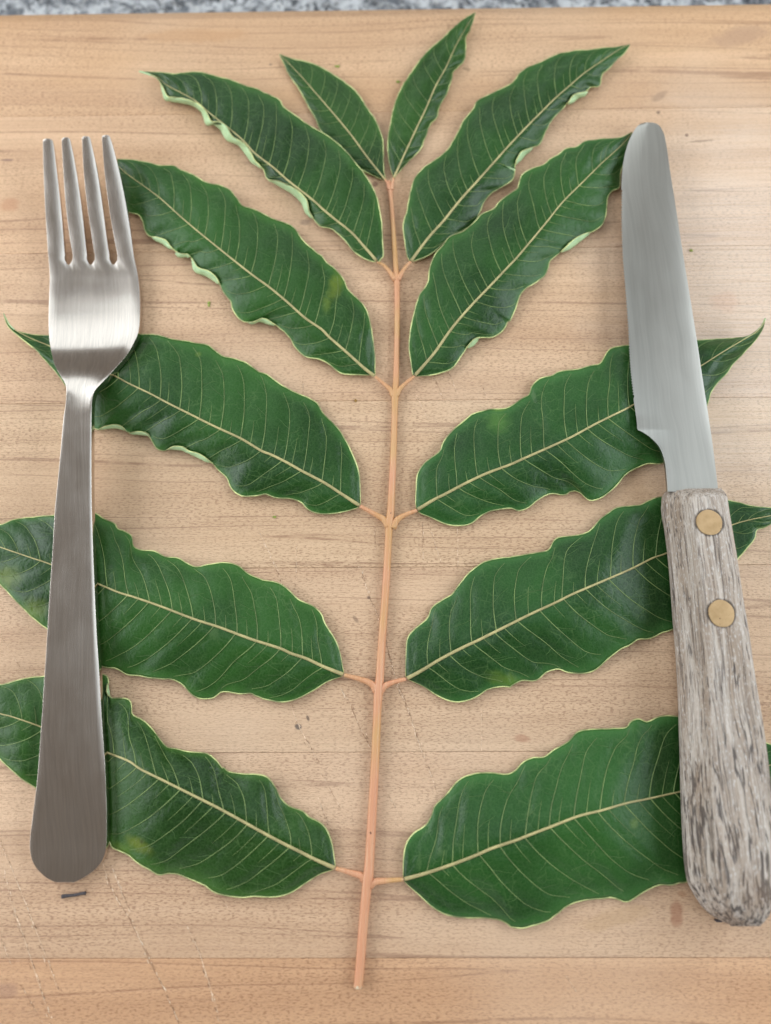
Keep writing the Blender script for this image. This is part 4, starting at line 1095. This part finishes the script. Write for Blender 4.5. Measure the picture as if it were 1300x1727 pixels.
    for side in (0, 1):
        c, n = csk[side], Q['n']
        for i in range(1, n):
            tv0 = (i + r.uniform(-0.07, 0.07)) / n
            s1 = r.uniform(0.88, 0.96)
            sv = np.linspace(0, s1, 22)
            tv = tv0 + c * (0.6 * sv + 0.4 * sv ** 2) + (0.02 + r.uniform(-0.008, 0.012)) * np.clip((sv - 0.72) / 0.28, 0, 1) ** 1.5 + 0.0004 * np.sin(sv * 11 + r.random() * 6)
            ok = tv < 0.985
            if ok.sum() < 4:
                continue
            p, nn = samp(side, tv[ok], sv[ok])
            rad = np.interp(sv[ok], [0, 0.15, 1], [0.165, 0.125, 0.055]) / 1000 * small * (1.0 if tv0 < 0.8 else 0.75)
            parts.append(tube(p + nn * 0.00004 - LOC, rad, 5, 0.8, False))
            # forks and links between neighbours
            for q in range(2):
                sb = r.uniform(0.25, 0.8)
                tb = tv0 + c * (0.6 * sb + 0.4 * sb ** 2)
                sgn = r.choice((-1, 1))
                uu = np.linspace(0, 1, 7)
                s2 = sb + uu * r.uniform(0.02, 0.13)
                t2 = tb + sgn * uu * r.uniform(0.35, 0.75) / n + c * uu * 0.05 + 0.0015 * np.sin(uu * 9 + r.random() * 6)
                if t2.max() > 0.97 or t2.min() < 0.03 or s2.max() > 0.95:
                    continue
                p, nn = samp(side, t2, s2)
                links.append(tube(p + nn * 0.00002 - LOC, np.linspace(0.075, 0.04, 7) / 1000, 4, 0.7, False))
            if r.random() < 0.75:      # short vein between two main ones
                s1 = r.uniform(0.18, 0.5)
                sv = np.linspace(0, s1, 9)
                tv = tv0 + r.uniform(0.4, 0.6) / n + c * (0.6 * sv + 0.4 * sv ** 2)
                if tv.max() < 0.97:
                    p, nn = samp(side, tv, sv)
                    parts.append(tube(p + nn * 0.00003 - LOC, np.linspace(0.11, 0.03, 9) / 1000 * small, 4, 0.8, False))
    v, f = join(parts + links)
    nl = sum(len(q[1]) for q in links)
    add_mesh('side_veins', v, f, [M_VEIN, M_LINK], o, True, [0] * (len(f) - nl) + [1] * nl)
    # pale rim
    rim = np.vstack([P[:, 0] + N[:, 0] * -0.0001, (P[::-1, -1] + N[::-1, -1] * -0.0001)])
    rr = np.concatenate([np.interp(t, [0, 0.05, 0.9, 1], [0.16, 0.20, 0.19, 0.10])] * 1)
    v, f = tube(rim - LOC, np.concatenate([rr, rr[::-1]]) / 1000, 6, 1.0)
    add_mesh('margin', v, f, M_MARGIN, o)
    # little stalk that joins the leaflet to the rachis
    pts = resample(D['pet'], 16)
    zz = np.interp(np.linspace(0, 1, 16), [0, 0.4, 1], [1.15, 1.5, z0 + 0.05]) / 1000
    rad = np.interp(np.linspace(0, 1, 16), [0, 0.25, 0.6, 1], [1.0, 0.85, 0.62, 0.48]) / 1000 * (0.55 if key in ('L1', 'R1') else (0.8 if key in ('L2', 'R2', 'L3', 'R3') else 1.0))
    v, f = tube(U(pts[:, 0], pts[:, 1], zz) - LOC, rad, 10, 0.9)
    add_mesh('leaflet_stalk', v, f, M_RACHIS, o)

rp = resample(RACHIS, 150)
sc_px = np.linalg.norm(U(rp[:, 0] + 1, rp[:, 1], 0) - U(rp[:, 0], rp[:, 1], 0), axis=1)
rr = rp[:, 2] * sc_px * 0.92
v, f = tube(U(rp[:, 0], rp[:, 1], np.maximum(rr * 0.98, 0.0008) + 0.00008) - LOC, rr, 20, 0.96, True, 0.055)
rach = add_mesh('rachis', v, f, M_RACHIS, leaf)
bm = bmesh.new(); bm.from_mesh(rach.data); bmesh.ops.recalc_face_normals(bm, faces=bm.faces); bm.to_mesh(rach.data); bm.free()
rach.data.set_sharp_from_angle(angle=math.radians(50))
e0 = U(rp[0, 0], rp[0, 1], rr[0] + 0.0001); e1 = U(rp[2, 0], rp[2, 1], rr[0] + 0.0001)
dd = (e1 - e0) / np.linalg.norm(e1 - e0)
v, f = tube(np.array([e0 + dd * 0.0004, e0 - dd * 0.00012, e0 - dd * 0.00035]) - LOC, [rr[0] * 0.99, rr[0] * 0.93, rr[0] * 0.66], 14, 0.96)
add_mesh('cut_end', v, f, M_CUTEND, rach, True, angle=40)
for i, k in enumerate(LEAVES):
    build_leaflet(k, i + 1)

# ------------------------------------------------------------------ bits lying on the board
tw = np.array([(104.5, 1512), (112, 1510.5), (120, 1510), (128, 1509), (136, 1507), (144.5, 1506)])
v, f = tube(U(tw[:, 0], tw[:, 1], 0.0005), np.array([0.50, 0.42, 0.36, 0.36, 0.34, 0.42]) / 1000, 9)
tag(add_mesh('twig_fragment', v, f, M_TWIG, None, True, angle=50), 'tiny dark bark twig below the end of the fork handle', 'twig')
tw = np.array([(1204, 1550), (1209, 1552.5), (1217, 1553)])
v, f = tube(U(tw[:, 0], tw[:, 1], 0.0004), np.array([0.14, 0.36, 0.30]) / 1000, 7)
tag(add_mesh('bark_splinter', v, f, M_TWIG, None, True, angle=50), 'small dark splinter beside the rounded butt of the knife handle', 'splinter')

def crumb(px, py, size, mat, label, seed, flat=0.35):
    r = np.random.default_rng(seed)
    bm = bmesh.new()
    bmesh.ops.create_icosphere(bm, subdivisions=2, radius=1.0)
    st = r.uniform(0.6, 1.4, 2)
    ph = r.random(3) * 6
    for v in bm.verts:
        k = 1 + 0.28 * math.sin(3 * v.co.x + ph[0]) + 0.25 * math.sin(4 * v.co.y + ph[1]) + r.normal(0, 0.10)
        v.co = Vector((v.co.x * k * st[0], v.co.y * k * st[1], v.co.z * k * flat)) * size
    zmin = min(v.co.z for v in bm.verts)
    me = bpy.data.meshes.new('leaf_crumb')
    bm.to_mesh(me); bm.free()
    me.materials.append(mat)
    o = bpy.data.objects.new('leaf_crumb', me)
    COL.objects.link(o)
    c = U(px, py, 0)
    o.location = (c[0], c[1], -zmin)
    tag(o, label, 'crumb', 'crumbs of leaf scattered on the board')
crumb(352, 513, 0.0005, M_CRUMB, 'green crumb on the board between fork head and third left leaflet', 1)
crumb(463, 872, 0.0005, M_CRUMB, 'green crumb just below the fourth left leaflet', 2)
crumb(1165, 423, 0.0006, M_CRUMB, 'yellow-green crumb right of the knife blade', 3)
crumb(568, 113, 0.0005, M_CRUMB, 'green crumb above the small top left leaflet', 4)
crumb(672, 139, 0.0005, M_CRUMB, 'green crumb between the two small top leaflets', 5)
crumb(600, 676, 0.0005, M_CRUMBB, 'orange brown crumb on the plank joint left of the stalk', 6)
